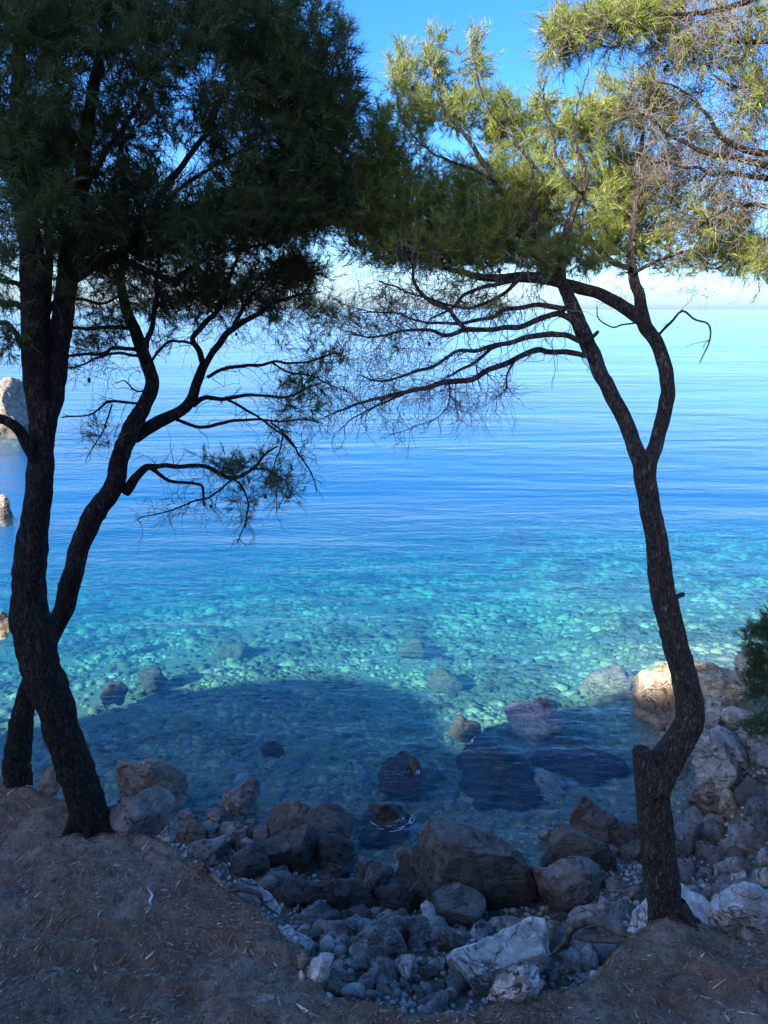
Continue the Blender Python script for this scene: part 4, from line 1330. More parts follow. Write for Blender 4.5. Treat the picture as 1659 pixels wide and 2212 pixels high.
        ln = nlen * rng.uniform(0.6, 1.2, (n, per))[..., None]
        side = np.cross(nd, rng.normal(size=(n, per, 3)))
        side /= np.maximum(np.linalg.norm(side, axis=-1), 1e-6)[..., None]
        v = np.stack([a - side * nwid / 2, a + side * nwid / 2, a + nd * ln], 2).reshape(-1, 3)
        f = np.arange(len(v)).reshape(-1, 3)
        self.part('needles', v, f, self.needle, 'stuff')
        print('PINE', self.root.name, 'tips', len(self.tips), 'needles', len(f), 'twigs', len(self.tw))

    def cones(self, count, r=0.016):
        rng = self.rng
        N = self.nodes[0]
        ok = np.where(N[:, 3] < 0.006)[0]
        for j in rng.choice(ok, count):
            v, f = ico(2)
            p = v * np.array((0.75, 0.75, 1.2)) * r * rng.uniform(0.7, 1.2)
            p = p * (1 + 0.15 * np.sin(v[:, 2] * 18))[:, None]
            self.part('cone', p + N[j, :3] - np.array((0, 0, r)), f, CONE)


def root_flare(t, px, py, y, arms):
    """roots that run out from the foot of a trunk and dive into the litter"""
    p = at(px, py, y)
    for a, L, r in arms:
        c = []
        for k in range(9):
            u = k / 8
            q = np.array((p[0] + math.cos(a + 0.25 * u) * (0.05 + L * u), p[1] + math.sin(a + 0.25 * u) * (0.05 + L * u)))
            g = float(ground_z(q[:1], q[1:])[0])
            rr = r * (1 - u) ** 1.1 + 0.006
            c.append((q[0], q[1], g + 0.10 * (1 - u) ** 2 + rr * (0.1 - 1.1 * u ** 2), rr))
        V, F = tube(catmull(np.array(c), 0.02), 16, 0.2, a * 3)
        t.part('root', V, F, t.bark)


def foot(px, py, y):
    p = at(px, py, y)
    p[2] = float(ground_z(p[:1], p[1:2])[0])
    return p


# --- the big dark pine whose forked trunk stands at the left
y1 = 4.38
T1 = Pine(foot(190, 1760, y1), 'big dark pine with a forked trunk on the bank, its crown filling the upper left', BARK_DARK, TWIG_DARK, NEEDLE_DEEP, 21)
T1.wood('trunk', with_depth([(206, 1800, 48), (190, 1745, 44), (166, 1665, 43), (133, 1565, 41), (96, 1460, 47), (71, 1385, 49), (62, 1300, 43), (69, 1190, 37), (83, 1060, 32), (90, 960, 30), (93, 895, 34), (92, 865, 36)], y1, y1 + 0.05), 0.018, 40, 0.19)
T1.wood('limb', with_depth([(88, 905, 27), (75, 810, 29), (69, 700, 28), (67, 600, 28), (62, 480, 25), (52, 350, 21), (42, 200, 17), (40, 50, 13), (45, -110, 9)], y1 + 0.05, y1 - 0.1), 0.03, 20, 0.13)
T1.wood('limb', with_depth([(104, 905, 21), (113, 850, 24), (126, 760, 24), (141, 660, 24), (151, 560, 22), (166, 450, 19), (181, 330, 16), (201, 200, 13), (232, 60, 10), (255, -70, 7)], y1 + 0.08, y1 + 0.2), 0.03, 20, 0.13)
T1.wood('limb', with_depth([(97, 880, 12), (104, 720, 12), (105, 600, 12), (98, 440, 10), (92, 300, 7)], y1 + 0.16, y1 + 0.3), 0.04, 12)
T1.wood('limb', with_depth([(78, 1000, 13), (62, 965, 14), (45, 935, 13), (22, 915, 12), (-10, 905, 11), (-60, 925, 9)], y1, y1 - 0.2), 0.03, 14)
root_flare(T1, 196, 1758, y1, [(-2.5, 0.2, 0.06), (-1.5, 0.16, 0.055), (-0.6, 0.2, 0.06), (0.2, 0.2, 0.06)])
for L_ in [[(148, 605, 15), (185, 588, 14), (235, 562, 12), (290, 512, 10), (340, 440, 8), (385, 372, 7), (430, 310, 6), (485, 200, 5), (530, 90, 3)],
           [(160, 575, 10), (230, 562, 9), (300, 572, 9), (375, 594, 8), (430, 566, 6), (520, 532, 4), (610, 515, 3)],
           [(235, 556, 7), (275, 520, 7), (310, 470, 6), (350, 412, 5), (392, 350, 4), (428, 322, 4), (465, 275, 3)],
           [(163, 470, 9), (172, 415, 9), (235, 335, 8), (278, 262, 7), (318, 165, 6), (346, 65, 4), (365, -40, 3)],
           [(300, 500, 6), (380, 455, 6), (470, 430, 5), (560, 420, 4), (650, 400, 3), (720, 330, 2)],
           [(340, 440, 6), (430, 380, 5), (520, 330, 5), (610, 260, 4), (680, 170, 3), (720, 80, 2)],
           [(72, 690, 9), (40, 660, 9), (5, 655, 9), (-50, 640, 7)],
           [(66, 640, 7), (35, 612, 7), (0, 598, 7), (-40, 570, 6)],
           [(72, 800, 8), (55, 755, 8), (25, 712, 8), (-10, 702, 7), (-50, 720, 5)],
           [(100, 690, 6), (120, 650, 6), (165, 640, 5), (215, 655, 4), (260, 640, 3)]]:
    T1.wood('limb', with_depth(L_, y1 + 0.08, y1 + T1.rng.uniform(-0.35, 0.6)), 0.035, 10, 0.08, 0.018)
T1.grow([(620, 130, 150, 150, 4.6, .45, 190, .95), (690, 270, 95, 140, 4.6, .4, 150, .95), (560, 300, 170, 140, 4.6, .45, 170, .9), (420, 140, 190, 150, 4.5, .5, 150, .8),
         (560, 440, 160, 80, 4.6, .4, 150, .9), (200, 110, 210, 130, 4.3, .5, 150, .85), (55, 250, 110, 170, 4.2, .45, 130, .9), (300, 330, 170, 150, 4.6, .5, 110, .6),
         (100, 440, 130, 80, 4.3, .45, 90, .8), (660, 440, 90, 80, 4.6, .35, 90, .9), (400, 500, 170, 60, 4.6, .4, 170, .85), (280, 450, 110, 90, 4.6, .4, 110, .8), (560, 475, 140, 45, 4.7, .4, 110, .9), (690, 380, 80, 110, 4.7, .35, 100, .95), (180, 330, 110, 110, 4.5, .4, 90, .85), (150, 510, 120, 50, 4.6, .4, 80, .8), (40, 40, 120, 70, 4.2, .4, 80, .95), (380, 20, 300, 60, 4.5, .5, 160, .95),
         (220, 620, 140, 60, 4.7, .4, 60, .45), (20, 560, 60, 110, 4.3, .4, 50, .5), (30, 720, 60, 60, 4.2, .3, 30, .2), (60, 330, 100, 60, 4.15, .2, 60, 1)], 0.05)
T1.fuzz(1500, 0.18)
T1.finish(6, 24, 0.07, 0.0036)

# --- the thinner pine that leans out between the big pine and the sea
y2 = 4.62
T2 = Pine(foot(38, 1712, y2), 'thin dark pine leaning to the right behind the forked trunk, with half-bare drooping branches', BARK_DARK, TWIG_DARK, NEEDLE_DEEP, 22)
T2.wood('trunk', with_depth([(34, 1740, 40), (36, 1690, 36), (38, 1620, 33), (50, 1540, 29), (76, 1450, 25), (108, 1378, 24), (136, 1310, 26), (155, 1240, 26), (171, 1180, 26), (205, 1110, 27), (244, 1050, 24), (261, 985, 23), (280, 930, 23), (309, 880, 21), (328, 825, 18), (312, 770, 17), (291, 715, 16), (271, 670, 14), (262, 610, 12), (268, 555, 10), (270, 480, 8), (262, 380, 5)], y2, y2 + 0.55), 0.02, 32, 0.18)
D2 = [[(290, 945, 16), (330, 918, 16), (370, 898, 14), (405, 873, 13), (425, 833, 12), (442, 788, 11)],
      [(442, 795, 9), (430, 760, 9), (415, 735, 8), (440, 705, 8), (465, 670, 7), (485, 630, 6), (510, 570, 5), (530, 520, 3)],
      [(442, 792, 9), (470, 745, 10), (495, 715, 9), (530, 695, 8), (570, 670, 6), (610, 650, 5), (650, 640, 4), (695, 630, 2)],
      [(500, 712, 6), (520, 680, 6), (545, 640, 5), (590, 600, 4), (645, 565, 3)],
      [(448, 815, 5), (480, 796, 5), (525, 791, 5), (585, 783, 4), (665, 783, 3), (720, 766, 3), (745, 772, 1.6)],
      [(588, 783, 3), (625, 807, 3), (665, 810, 3), (705, 830, 2), (745, 842, 1.5)],
      [(416, 876, 8), (440, 856, 7), (480, 861, 6), (525, 851, 5), (575, 853, 4), (625, 853, 4), (665, 838, 3), (705, 826, 1.6)],
      [(492, 864, 4), (535, 884, 4), (560, 903, 3), (595, 930, 3), (640, 965, 2)],
      [(372, 902, 5), (415, 918, 5), (450, 923, 5), (480, 911, 5), (540, 908, 4), (600, 913, 3), (650, 905, 2), (695, 913, 1.5)],
      [(585, 913, 3), (620, 945, 3), (650, 985, 2.5), (675, 1020, 2), (688, 1062, 1.4)],
      [(612, 935, 2.5), (604, 975, 2.2), (590, 1010, 1.8), (600, 1050, 1.4), (596, 1105, 1)],
      [(270, 1062, 14), (298, 1025, 10), (315, 1011, 9), (350, 1011, 6), (430, 1006, 5), (470, 1018, 5), (500, 1031, 5), (540, 1013, 4), (570, 983, 3), (598, 962, 2)],
      [(328, 1013, 6), (375, 1035, 5), (440, 1048, 4), (446, 1078, 3)],
      [(498, 1031, 3), (520, 1050, 3), (535, 1085, 2.5), (530, 1120, 2), (508, 1168, 1.3)],
      [(505, 1032, 3), (446, 1080, 3), (390, 1095, 2.4), (330, 1108, 1.8), (298, 1118, 1)],
      [(545, 1012, 3), (590, 1017, 2.6), (622, 1042, 2), (618, 1075, 1.5), (600, 1098, 1)],
      [(306, 872, 4), (240, 871, 4), (210, 883, 3), (190, 896, 2.5), (130, 901, 2)],
      [(242, 873, 2.5), (225, 930, 2), (200, 970, 1.5), (180, 1002, 1)],
      [(300, 755, 6), (280, 753, 6), (240, 746, 5), (220, 761, 5), (148, 769, 4)],
      [(298, 768, 5), (250, 763, 4), (200, 775, 3), (140, 800, 2)],
      [(285, 710, 6), (258, 708, 6), (215, 710, 6), (158, 705, 5)],
      [(312, 772, 8), (322, 725, 8), (330, 690, 7), (338, 660, 7), (340, 600, 6), (345, 540, 5), (380, 470, 3)],
      [(326, 782, 4), (350, 749, 4), (380, 739, 4), (418, 741, 4)],
      [(325, 845, 3), (295, 845, 2.5), (275, 825, 2), (255, 830, 1.2)]]
for k, L_ in enumerate(D2):
    ys = y2 + 0.4 if k in (0, 1, 2, 3, 4, 5, 6, 7, 8, 9, 10) else y2 + 0.3
    T2.wood('limb', with_depth(L_, ys, ys + T2.rng.uniform(-0.25, 0.25) * (0.3 if k in (0,) else 1)), 0.03, 9, 0.07, 0.014)
T2.grow([(*q[:6], int(q[6] * 1.5), q[7]) for q in [(350, 610, 150, 60, 5.0, .35, 180, .25), (600, 600, 100, 50, 5.0, .3, 170, .1), (520, 535, 160, 50, 5.0, .35, 150, .3), (420, 650, 130, 40, 5.0, .3, 120, .2), (560, 650, 130, 35, 5.0, .3, 140, .25), (640, 590, 50, 32, 5.0, .2, 70, .9), (660, 660, 90, 40, 5.0, .3, 80, .15), (560, 720, 130, 40, 5.0, .3, 60, .05),
         (690, 790, 70, 50, 5.0, .3, 60, .15), (640, 860, 90, 40, 5.0, .3, 60, .2), (640, 930, 70, 60, 5.0, .3, 60, .08), (590, 1030, 90, 60, 4.95, .3, 90, .12), (400, 1090, 110, 30, 4.9, .25, 50, .0), (520, 1110, 40, 60, 4.9, .2, 30, .03),
         (220, 800, 80, 40, 4.8, .3, 40, .08), (210, 930, 50, 70, 4.8, .25, 40, .03), (200, 720, 80, 50, 4.9, .3, 50, .3), (400, 690, 110, 60, 5.0, .3, 60, .15), (480, 1010, 60, 25, 4.9, .2, 30, .3), (250, 560, 120, 60, 5.0, .4, 90, .6), (480, 620, 120, 50, 5.0, .35, 110, .5)]], 0.055)
T2.fuzz(2600, 0.18)
T2.cones(26, 0.013)
T2.finish(5, 20, 0.06, 0.0034, 0.08)

# --- the pine with the crooked, pruned trunk at the right
y3 = 4.28
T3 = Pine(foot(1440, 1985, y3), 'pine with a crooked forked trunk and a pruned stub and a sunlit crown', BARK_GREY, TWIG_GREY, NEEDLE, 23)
T3.wood('trunk', with_depth([(1452, 2030, 62), (1444, 1990, 47), (1434, 1930, 43), (1426, 1860, 43), (1419, 1780, 43), (1412, 1715, 43), (1418, 1668, 44), (1450, 1625, 39), (1482, 1582, 36), (1490, 1530, 34), (1481, 1470, 33), (1462, 1400, 31), (1446, 1330, 30), (1432, 1260, 29), (1418, 1180, 27), (1405, 1100, 26), (1396, 1040, 26), (1391, 1000, 28), (1390, 980, 24)], y3, y3 + 0.1), 0.018, 40, 0.18)
root_flare(T3, 1446, 2000, y3, [(-2.9, 0.18, 0.055), (-2.0, 0.16, 0.05), (-1.1, 0.18, 0.055), (-0.2, 0.2, 0.055)])
T3.wood('stub', with_depth([(1408, 1700, 38), (1396, 1668, 30), (1388, 1640, 23), (1386, 1622, 21)], y3 - 0.04, y3 - 0.06), 0.015, 18, 0.12, 0.0)
T3.wood('limb', with_depth([(1388, 1005, 22), (1370, 964, 19), (1345, 899, 18), (1320, 849, 18), (1295, 794, 18), (1265, 729, 18), (1245, 679, 17), (1225, 635, 15), (1213, 600, 12), (1213, 540, 11), (1235, 460, 9), (1256, 415, 7), (1265, 370, 6), (1245, 320, 4)], y3 + 0.1, y3 + 0.6), 0.028, 18, 0.12)
T3.wood('limb', with_depth([(1396, 1005, 22), (1415, 964, 17), (1430, 914, 17), (1445, 864, 17), (1440, 814, 16), (1425, 764, 16), (1405, 724, 16), (1390, 694, 16), (1380, 640, 13), (1370, 610, 12), (1362, 560, 10), (1370, 480, 8), (1382, 380, 6), (1392, 280, 4)], y3 + 0.1, y3 + 0.5), 0.028, 18, 0.12)
T3.wood('limb', with_depth([(1396, 700, 15), (1375, 680, 16), (1345, 660, 15), (1305, 640, 14), (1255, 625, 14), (1205, 608, 13), (1130, 598, 12), (1055, 600, 9), (1005, 590, 7), (950, 575, 5), (880, 540, 3)], y3 + 0.3, y3 + 0.45), 0.03, 16, 0.11)
D3 = [[(1222, 668, 8), (1168, 659, 7), (1114, 662, 6), (1052, 680, 6), (1006, 691, 5), (952, 695, 4), (894, 688, 3), (844, 670, 2.5), (765, 664, 1.5)],
      [(1258, 718, 10), (1232, 688, 9), (1204, 680, 9), (1168, 690, 8), (1114, 704, 8), (1060, 711, 7), (1013, 716, 7), (973, 724, 6), (930, 716, 5), (880, 713, 4), (808, 724, 3), (750, 712, 1.6)],
      [(1010, 716, 7), (973, 673, 6), (923, 648, 6), (898, 612, 5), (894, 575, 4), (860, 530, 3)],
      [(1258, 738, 8), (1204, 722, 8), (1160, 724, 8), (1096, 740, 7), (1038, 753, 6), (988, 760, 5), (959, 778, 5), (930, 796, 5), (880, 810, 4), (822, 817, 3), (768, 808, 1.5)],
      [(1095, 741, 5), (1060, 756, 5), (1027, 781, 5), (998, 799, 4), (965, 820, 3)],
      [(1272, 770, 8), (1225, 760, 8), (1168, 753, 8), (1124, 767, 8), (1074, 792, 8), (1024, 816, 8), (970, 825, 8), (916, 839, 7), (869, 852, 6), (815, 857, 5), (768, 875, 4), (705, 902, 2)],
      [(872, 852, 4), (822, 871, 3), (772, 897, 2), (733, 917, 1.5)],
      [(970, 825, 3), (973, 857, 2), (960, 890, 1.5), (900, 925, 1.2), (820, 945, 0.8)],
      [(1112, 774, 3), (1096, 810, 2.5), (1088, 843, 2), (1060, 870, 1)],
      [(1028, 782, 2), (1030, 810, 2), (1038, 845, 1.2)],
      [(1190, 607, 8), (1146, 600, 7), (1060, 616, 6), (1002, 641, 5), (975, 672, 4), (930, 690, 2)],
      [(1418, 728, 4), (1445, 699, 4), (1474, 668, 3.5), (1504, 687, 3), (1530, 695, 3), (1534, 725, 2.4), (1512, 780, 1.3)],
      [(1392, 690, 3), (1352, 702, 2.5), (1322, 708, 2.2), (1290, 690, 2), (1285, 665, 1.5)],
      [(1450, 1295, 8), (1468, 1288, 7), (1481, 1282, 6)],
      [(1262, 738, 7), (1280, 728, 6), (1291, 720, 5)],
      [(1210, 600, 10), (1150, 500, 9), (1092, 425, 8), (1070, 385, 8), (1030, 330, 7), (985, 275, 5), (950, 215, 4), (940, 120, 2)],
      [(1158, 508, 7), (1150, 430, 6), (1140, 350, 5), (1110, 290, 4), (1055, 230, 3), (1035, 170, 2), (1026, 100, 1)],
      [(1075, 395, 4), (1000, 360, 4), (930, 330, 3), (870, 260, 2), (850, 150, 1.5)],
      [(1100, 560, 8), (1040, 530, 7), (960, 500, 6), (880, 450, 5), (810, 400, 3), (790, 330, 2)],
      [(1362, 580, 8), (1310, 562, 8), (1276, 512, 8), (1284, 480, 6), (1310, 420, 5), (1320, 330, 3)],
      [(1366, 590, 6), (1430, 560, 5), (1500, 545, 4), (1580, 540, 3), (1650, 520, 2)],
      [(1370, 520, 5), (1430, 460, 4), (1490, 410, 3), (1540, 360, 2)],
      [(1258, 415, 5), (1200, 330, 4), (1180, 240, 3), (1176, 160, 2)],
      [(1245, 330, 3), (1240, 240, 2.5), (1270, 150, 1.5)],
      [(1128, 598, 7), (1080, 640, 5), (1000, 660, 4), (900, 640, 3), (820, 600, 2)]]
for k, L_ in enumerate(D3):
    y0_ = y3 + (0.2 if k in (0, 1, 3, 5, 13, 14) else 0.35)
    e_ = T3.rng.uniform(-0.3, 0.3) if k < 11 else (T3.rng.uniform(0.3, 1.1) if k >= 15 else 0.05)
    T3.wood('limb', with_depth(L_, y0_, y0_ + e_), 0.03, 9, 0.07, 0.014)
LOW = [(850, 640, 120, 60, 4.7, .3, 100, .04), (960, 640, 120, 50, 4.7, .3, 90, .06), (860, 730, 130, 40, 4.6, .3, 90, .02), (800, 790, 110, 50, 4.6, .3, 80, .0), (930, 850, 110, 40, 4.6, .3, 80, .0), (780, 865, 80, 25, 4.6, .25, 40, .0),
       (1010, 860, 60, 50, 4.6, .2, 40, .0), (1080, 840, 35, 45, 4.6, .2, 30, .0), (850, 905, 60, 20, 4.6, .2, 14, .0), (740, 690, 60, 40, 4.7, .25, 40, .1), (1050, 660, 110, 30, 4.7, .25, 60, .1), (1340, 640, 60, 30, 4.7, .25, 30, 0), (1480, 620, 90, 35, 4.8, .3, 60, .02)]
UP = [(860, 410, 110, 110, 5.0, .4, 150, .95), (960, 470, 140, 90, 4.9, .4, 170, .95), (1080, 510, 130, 75, 4.9, .4, 150, .95), (820, 320, 50, 100, 5.1, .4, 70, .95), (1130, 430, 100, 80, 5.0, .4, 110, .95), (880, 540, 140, 45, 4.8, .35, 130, .75), (1000, 545, 160, 40, 4.8, .35, 130, .85), (800, 470, 80, 70, 4.8, .35, 100, .9), (1290, 515, 85, 50, 4.9, .35, 80, .6), (1450, 560, 110, 38, 4.9, .35, 130, .15), (1570, 555, 100, 38, 4.9, .35, 120, .3), (1250, 565, 60, 30, 4.8, .3, 50, .4), (1510, 470, 110, 60, 5.0, .4, 120, .15), (1400, 400, 90, 90, 5.1, .4, 110, .4), (1180, 560, 60, 40, 4.8, .3, 50, .9), (780, 430, 60, 80, 4.9, .35, 70, .9),
      (905, 230, 62, 62, 5.4, .35, 75, .97), (866, 160, 28, 42, 5.4, .2, 30, 1), (940, 130, 15, 60, 5.4, .15, 26, 1), (1026, 135, 14, 55, 5.4, .15, 24, 1), (1000, 240, 65, 45, 5.4, .35, 60, .95), (1095, 245, 45, 38, 5.4, .3, 42, .97), (1172, 225, 18, 40, 5.4, .2, 22, 1),
      (1140, 310, 95, 60, 5.4, .4, 80, .92), (1250, 270, 80, 75, 5.4, .4, 80, .92), (1320, 340, 85, 90, 5.3, .45, 85, .85), (1210, 410, 90, 70, 5.2, .4, 75, .85), (1330, 440, 80, 70, 5.1, .4, 75, .85), (1400, 510, 110, 60, 5.0, .4, 100, .5), (1310, 220, 60, 50, 5.4, .35, 45, .95),
      (1470, 420, 110, 90, 5.0, .4, 130, .25), (1560, 510, 90, 55, 5.0, .35, 80, .35), (1625, 560, 45, 28, 5.0, .3, 30, .7), (1420, 260, 70, 80, 5.2, .4, 60, .6), (1300, 560, 60, 40, 4.9, .3, 40, .4), (1040, 400, 70, 80, 5.2, .4, 70, .9)]
T3.grow([(*q[:6], int(q[6] * 1.15), q[7]) for q in LOW], 0.05, 0.05)
T3.grow([(*q[:6], int(q[6] * (0.82 if q[1] < 380 else 1.0)), q[7]) for q in UP], 0.045, 0.0)
T3.fuzz(1700, 0.18, (np.array((-1.5, 3, 6)), np.array((1.1, 6, 9.35))), 0.4)
T3.fuzz(700, 0.14)
T3.cones(22, 0.014)
T3.finish(6, 24, 0.058, 0.0034, 0.085, 0.5)

# --- the pine beyond the edge of the view at the right, whose branches hang in at the top corner
y4 = 4.0
T4 = Pine(foot(2150, 1900, y4), 'pine reaching in from the top right corner with brown twiggy branches', BARK_DARK, TWIG_GREY, NEEDLE, 24)
T4.wood('trunk', with_depth([(2150, 1960, 50), (2120, 1500, 40), (2060, 1000, 34), (1960, 600, 28), (1900, 400, 24), (1860, 200, 18), (1830, 0, 12), (1820, -120, 8)], y4, y4), 0.04, 18, 0.1)
for L_ in [[(1890, 370, 14), (1780, 345, 11), (1680, 330, 9), (1570, 305, 6), (1520, 250, 4), (1470, 200, 3), (1405, 170, 2)],
           [(1890, 390, 14), (1790, 375, 12), (1680, 360, 9), (1580, 340, 6), (1505, 325, 5), (1430, 280, 3), (1355, 230, 1.6)],
           [(1895, 420, 12), (1780, 400, 10), (1680, 385, 8), (1530, 365, 5), (1455, 360, 3), (1375, 345, 1.6)],
           [(1900, 450, 12), (1800, 440, 10), (1690, 440, 8), (1590, 450, 5), (1530, 480, 3), (1480, 520, 1.6)],
           [(1835, 40, 12), (1750, -20, 10), (1620, 5, 8), (1500, 25, 6), (1400, 35, 5), (1310, 60, 4), (1235, 72, 3), (1185, 90, 1.5)],
           [(1850, 160, 12), (1760, 110, 10), (1660, 95, 7), (1580, 100, 5), (1490, 110, 3), (1420, 130, 1.6)],
           [(1860, 230, 10), (1760, 200, 8), (1670, 175, 6), (1600, 195, 4), (1540, 170, 2)]]:
    T4.wood('limb', with_depth(L_, y4, y4 + T4.rng.uniform(0.0, 0.5)), 0.035, 9, 0.07, 0.016)
T4.grow([(1290, 65, 95, 50, 4.4, .35, 48, .95), (1380, 30, 110, 45, 4.3, .35, 52, .9), (1210, 90, 35, 35, 4.4, .2, 30, .95), (1490, 60, 110, 60, 4.3, .35, 130, .14), (1600, 60, 90, 70, 4.2, .3, 120, .08), (1630, 180, 50, 80, 4.2, .3, 70, .4), (1480, 120, 90, 40, 4.3, .3, 70, .15),
         (1440, 260, 110, 75, 4.4, .35, 150, .03), (1560, 330, 100, 90, 4.3, .35, 170, .04), (1450, 370, 90, 50, 4.4, .3, 90, .05), (1620, 420, 60, 70, 4.2, .3, 80, .05), (1540, 460, 90, 50, 4.3, .3, 80, .05), (1400, 200, 60, 40, 4.4, .3, 40, .1), (1640, 560, 40, 30, 4.2, .2, 25, .7)], 0.05)
T4.fuzz(2600, 0.2, None, 0.2)
T4.cones(8, 0.02)
T4.finish(6, 24, 0.058, 0.0034, 0.085, 0.4)

# --- the low pine shrub at the edge of the view, in front of the rocky point
y5 = 6.4
T5 = Pine(foot(1730, 1800, y5), 'low green pine shrub at the edge of the view before the rocky point', BARK_DARK, TWIG_DARK, NEEDLE_DEEP, 25, 'pine_shrub', 'shrub')
b5 = T5.base
c5 = np.array([(*b5, 0.05), (*at(1725, 1700, y5), 0.045), (*at(1715, 1580, y5), 0.035), (*at(1700, 1460, y5), 0.022), (*at(1690, 1360, y5), 0.012)])
V, F = tube(catmull(c5, 0.05), 12, 0.1)
T5.part('trunk', V, F, BARK_DARK)
T5.add_nodes(catmull(c5, 0.05))
for L_ in [[(1715, 1580, 6), (1680, 1560, 5), (1640, 1565, 3)], [(1706, 1500, 5), (1660, 1470, 4), (1620, 1460, 2)], [(1698, 1440, 5), (1650, 1400, 4), (1612, 1390, 2)]]:
    T5.wood('limb', with_depth(L_, y5, y5 - 0.1), 0.04, 8)
T5.grow([(1650, 1395, 45, 50, 6.3, .35, 55, 1), (1655, 1475, 48, 40, 6.3, .35, 50, 1), (1645, 1570, 38, 26, 6.3, .3, 24, 1), (1680, 1345, 40, 36, 6.3, .3, 26, 1)], 0.05)
T5.finish(5, 22, 0.07, 0.0045, 0.11, 0.6)

# ------------------------------------------------------------------ driftwood, roots, fallen twigs, litter, pale stones in the bank
def stick(name, label, cat, lines, mat, group=None, lift=0.0, bark=0.26, on_ground=True, sides=14):
    """lines: list of (crop, points (x, y, half width), distance or None to follow the ground). First line is the thing, the others its side shoots"""
    made = []
    for crop, pts, dist in lines:
        g = grid(crop, [(p[0], p[1]) for p in pts])
        k = CROPS[crop][2]
        c = []
        for (px, py), p in zip(g, pts):
            hw = p[2] / k * 0.6636
            if dist is None:
                h_ = surf_hit(px, py)
            else:
                h_ = at(px, py, dist if not isinstance(dist, tuple) else dist[0] + (dist[1] - dist[0]) * len(c) / max(1, len(pts) - 1))
            r = max(0.0015, hw * px_size(px, py, h_[1]))
            c.append((h_[0], h_[1], h_[2] + r * 0.6 + lift, r))
        made.append(tube(catmull(np.array(c), 0.02), sides, bark, len(made) * 3.0))
    V, F = made[0]
    base = V.mean(0)
    o = mesh_np(name, V - base, F, mat)
    o.location = base
    tag(o, label, cat, group)
    for V, F in made[1:]:
        mesh_np('side_shoot', V - base, F, mat, True, o)
    return o


stick('driftwood_log', 'arched dark driftwood log rising over the rocks beside the trunk foot', 'driftwood', [('G', [(345, 1505, 7), (400, 1460, 13), (445, 1420, 19), (480, 1345, 21), (560, 1305, 23), (650, 1308, 24), (740, 1350, 21), (830, 1380, 16), (960, 1388, 9)], (5.3, 4.3))], WOOD)
stick('driftwood_log', 'straight dark driftwood log lying under the arched one', 'driftwood', [('G', [(505, 1388, 17), (600, 1402, 20), (700, 1410, 21), (780, 1405, 19), (870, 1390, 15), (960, 1385, 9)], (5.0, 4.25))], WOOD)
stick('exposed_root', 'dark twisted root hanging down the side of the right mound', 'root', [('G', [(800, 1470, 14), (745, 1520, 18), (715, 1570, 20), (705, 1640, 18), (695, 1690, 12), (675, 1738, 6)], (4.05, 3.6)), ('G', [(770, 1500, 8), (800, 1540, 5), (850, 1600, 3)], (4.0, 3.75))], WOOD)
stick('driftwood_log', 'short grey stub of driftwood beside the hanging root', 'driftwood', [('G', [(742, 1560, 14), (740, 1600, 22), (725, 1650, 20), (712, 1690, 8)], (3.85, 3.65))], WOOD)
stick('exposed_root', 'curved pale root lying on the near face of the right mound', 'root', [('E', [(358, 1925, 7), (430, 1830, 12), (530, 1752, 11), (600, 1738, 7), (655, 1732, 3)], None)], WOOD)
stick('exposed_root', 'small bowed root in the earth at the left toe of the right mound', 'root', [('E', [(100, 1850, 9), (170, 1862, 14), (240, 1830, 10), (265, 1790, 4)], None)], WOOD)
stick('exposed_root', 'grey root arching from the ground at the edge of the view', 'root', [('E', [(1245, 1790, 9), (1320, 1785, 14), (1400, 1830, 10), (1460, 1880, 6), (1530, 1910, 4)], None), ('E', [(1440, 1740, 3), (1400, 1660, 5), (1375, 1630, 3)], None)], WOOD)
stick('exposed_root', 'dark root creeping along the lip of the brown bank', 'root', [('A', [(800, 925, 6), (850, 990, 12), (900, 1050, 17), (960, 1110, 16), (1030, 1180, 12), (1100, 1240, 8), (1190, 1310, 4)], None)], WOOD, lift=0.01)
stick('exposed_root', 'thin root jutting from the bank under the flat-topped grey boulder', 'root', [('A', [(815, 935, 7), (900, 948, 7), (1030, 970, 5), (1055, 1020, 7), (1080, 1070, 9), (1130, 1110, 8), (1152, 1160, 4)], (4.35, 4.6))], WOOD)
stick('exposed_root', 'forked dark root over the white-cracked stone beside the bank', 'root', [('A', [(1060, 1192, 10), (1130, 1185, 14), (1210, 1190, 18), (1290, 1225, 18), (1310, 1290, 8), (1285, 1330, 4)], (3.85, 4.0)), ('A', [(1290, 1240, 8), (1340, 1310, 12), (1400, 1350, 9), (1442, 1370, 4)], (3.98, 4.0)), ('A', [(1110, 1260, 4), (1170, 1290, 5), (1250, 1250, 4)], (3.9, 3.98))], WOOD)
rock('white stone seamed with dark cracks behind the forked root', 'A', [(1040, 1150), (1100, 1100), (1180, 1100), (1280, 1150), (1380, 1220), (1450, 1310), (1440, 1390), (1330, 1380), (1200, 1340), (1090, 1250)], 'white', 0.6, 0.7, rough=1.3, dist=4.1)
stick('driftwood_log', 'thin pole leaning on the pale flank of the biggest boulder', 'driftwood', [('F', [(985, 922, 4), (1030, 870, 6), (1080, 815, 4)], (7.4, 7.55))], WOOD)
stick('fallen_twig', 'bleached forked twig lying on the brown bank', 'twig', [('A', [(388, 1128, 5), (420, 1155, 6), (440, 1190, 8), (465, 1230, 9), (445, 1275, 9), (460, 1305, 7), (478, 1332, 5)], None), ('A', [(455, 1210, 5), (500, 1195, 4), (545, 1185, 4), (600, 1184, 3)], None), ('A', [(440, 1200, 4), (470, 1192, 4), (488, 1188, 2)], None)], WOOD_PALE, lift=0.004)
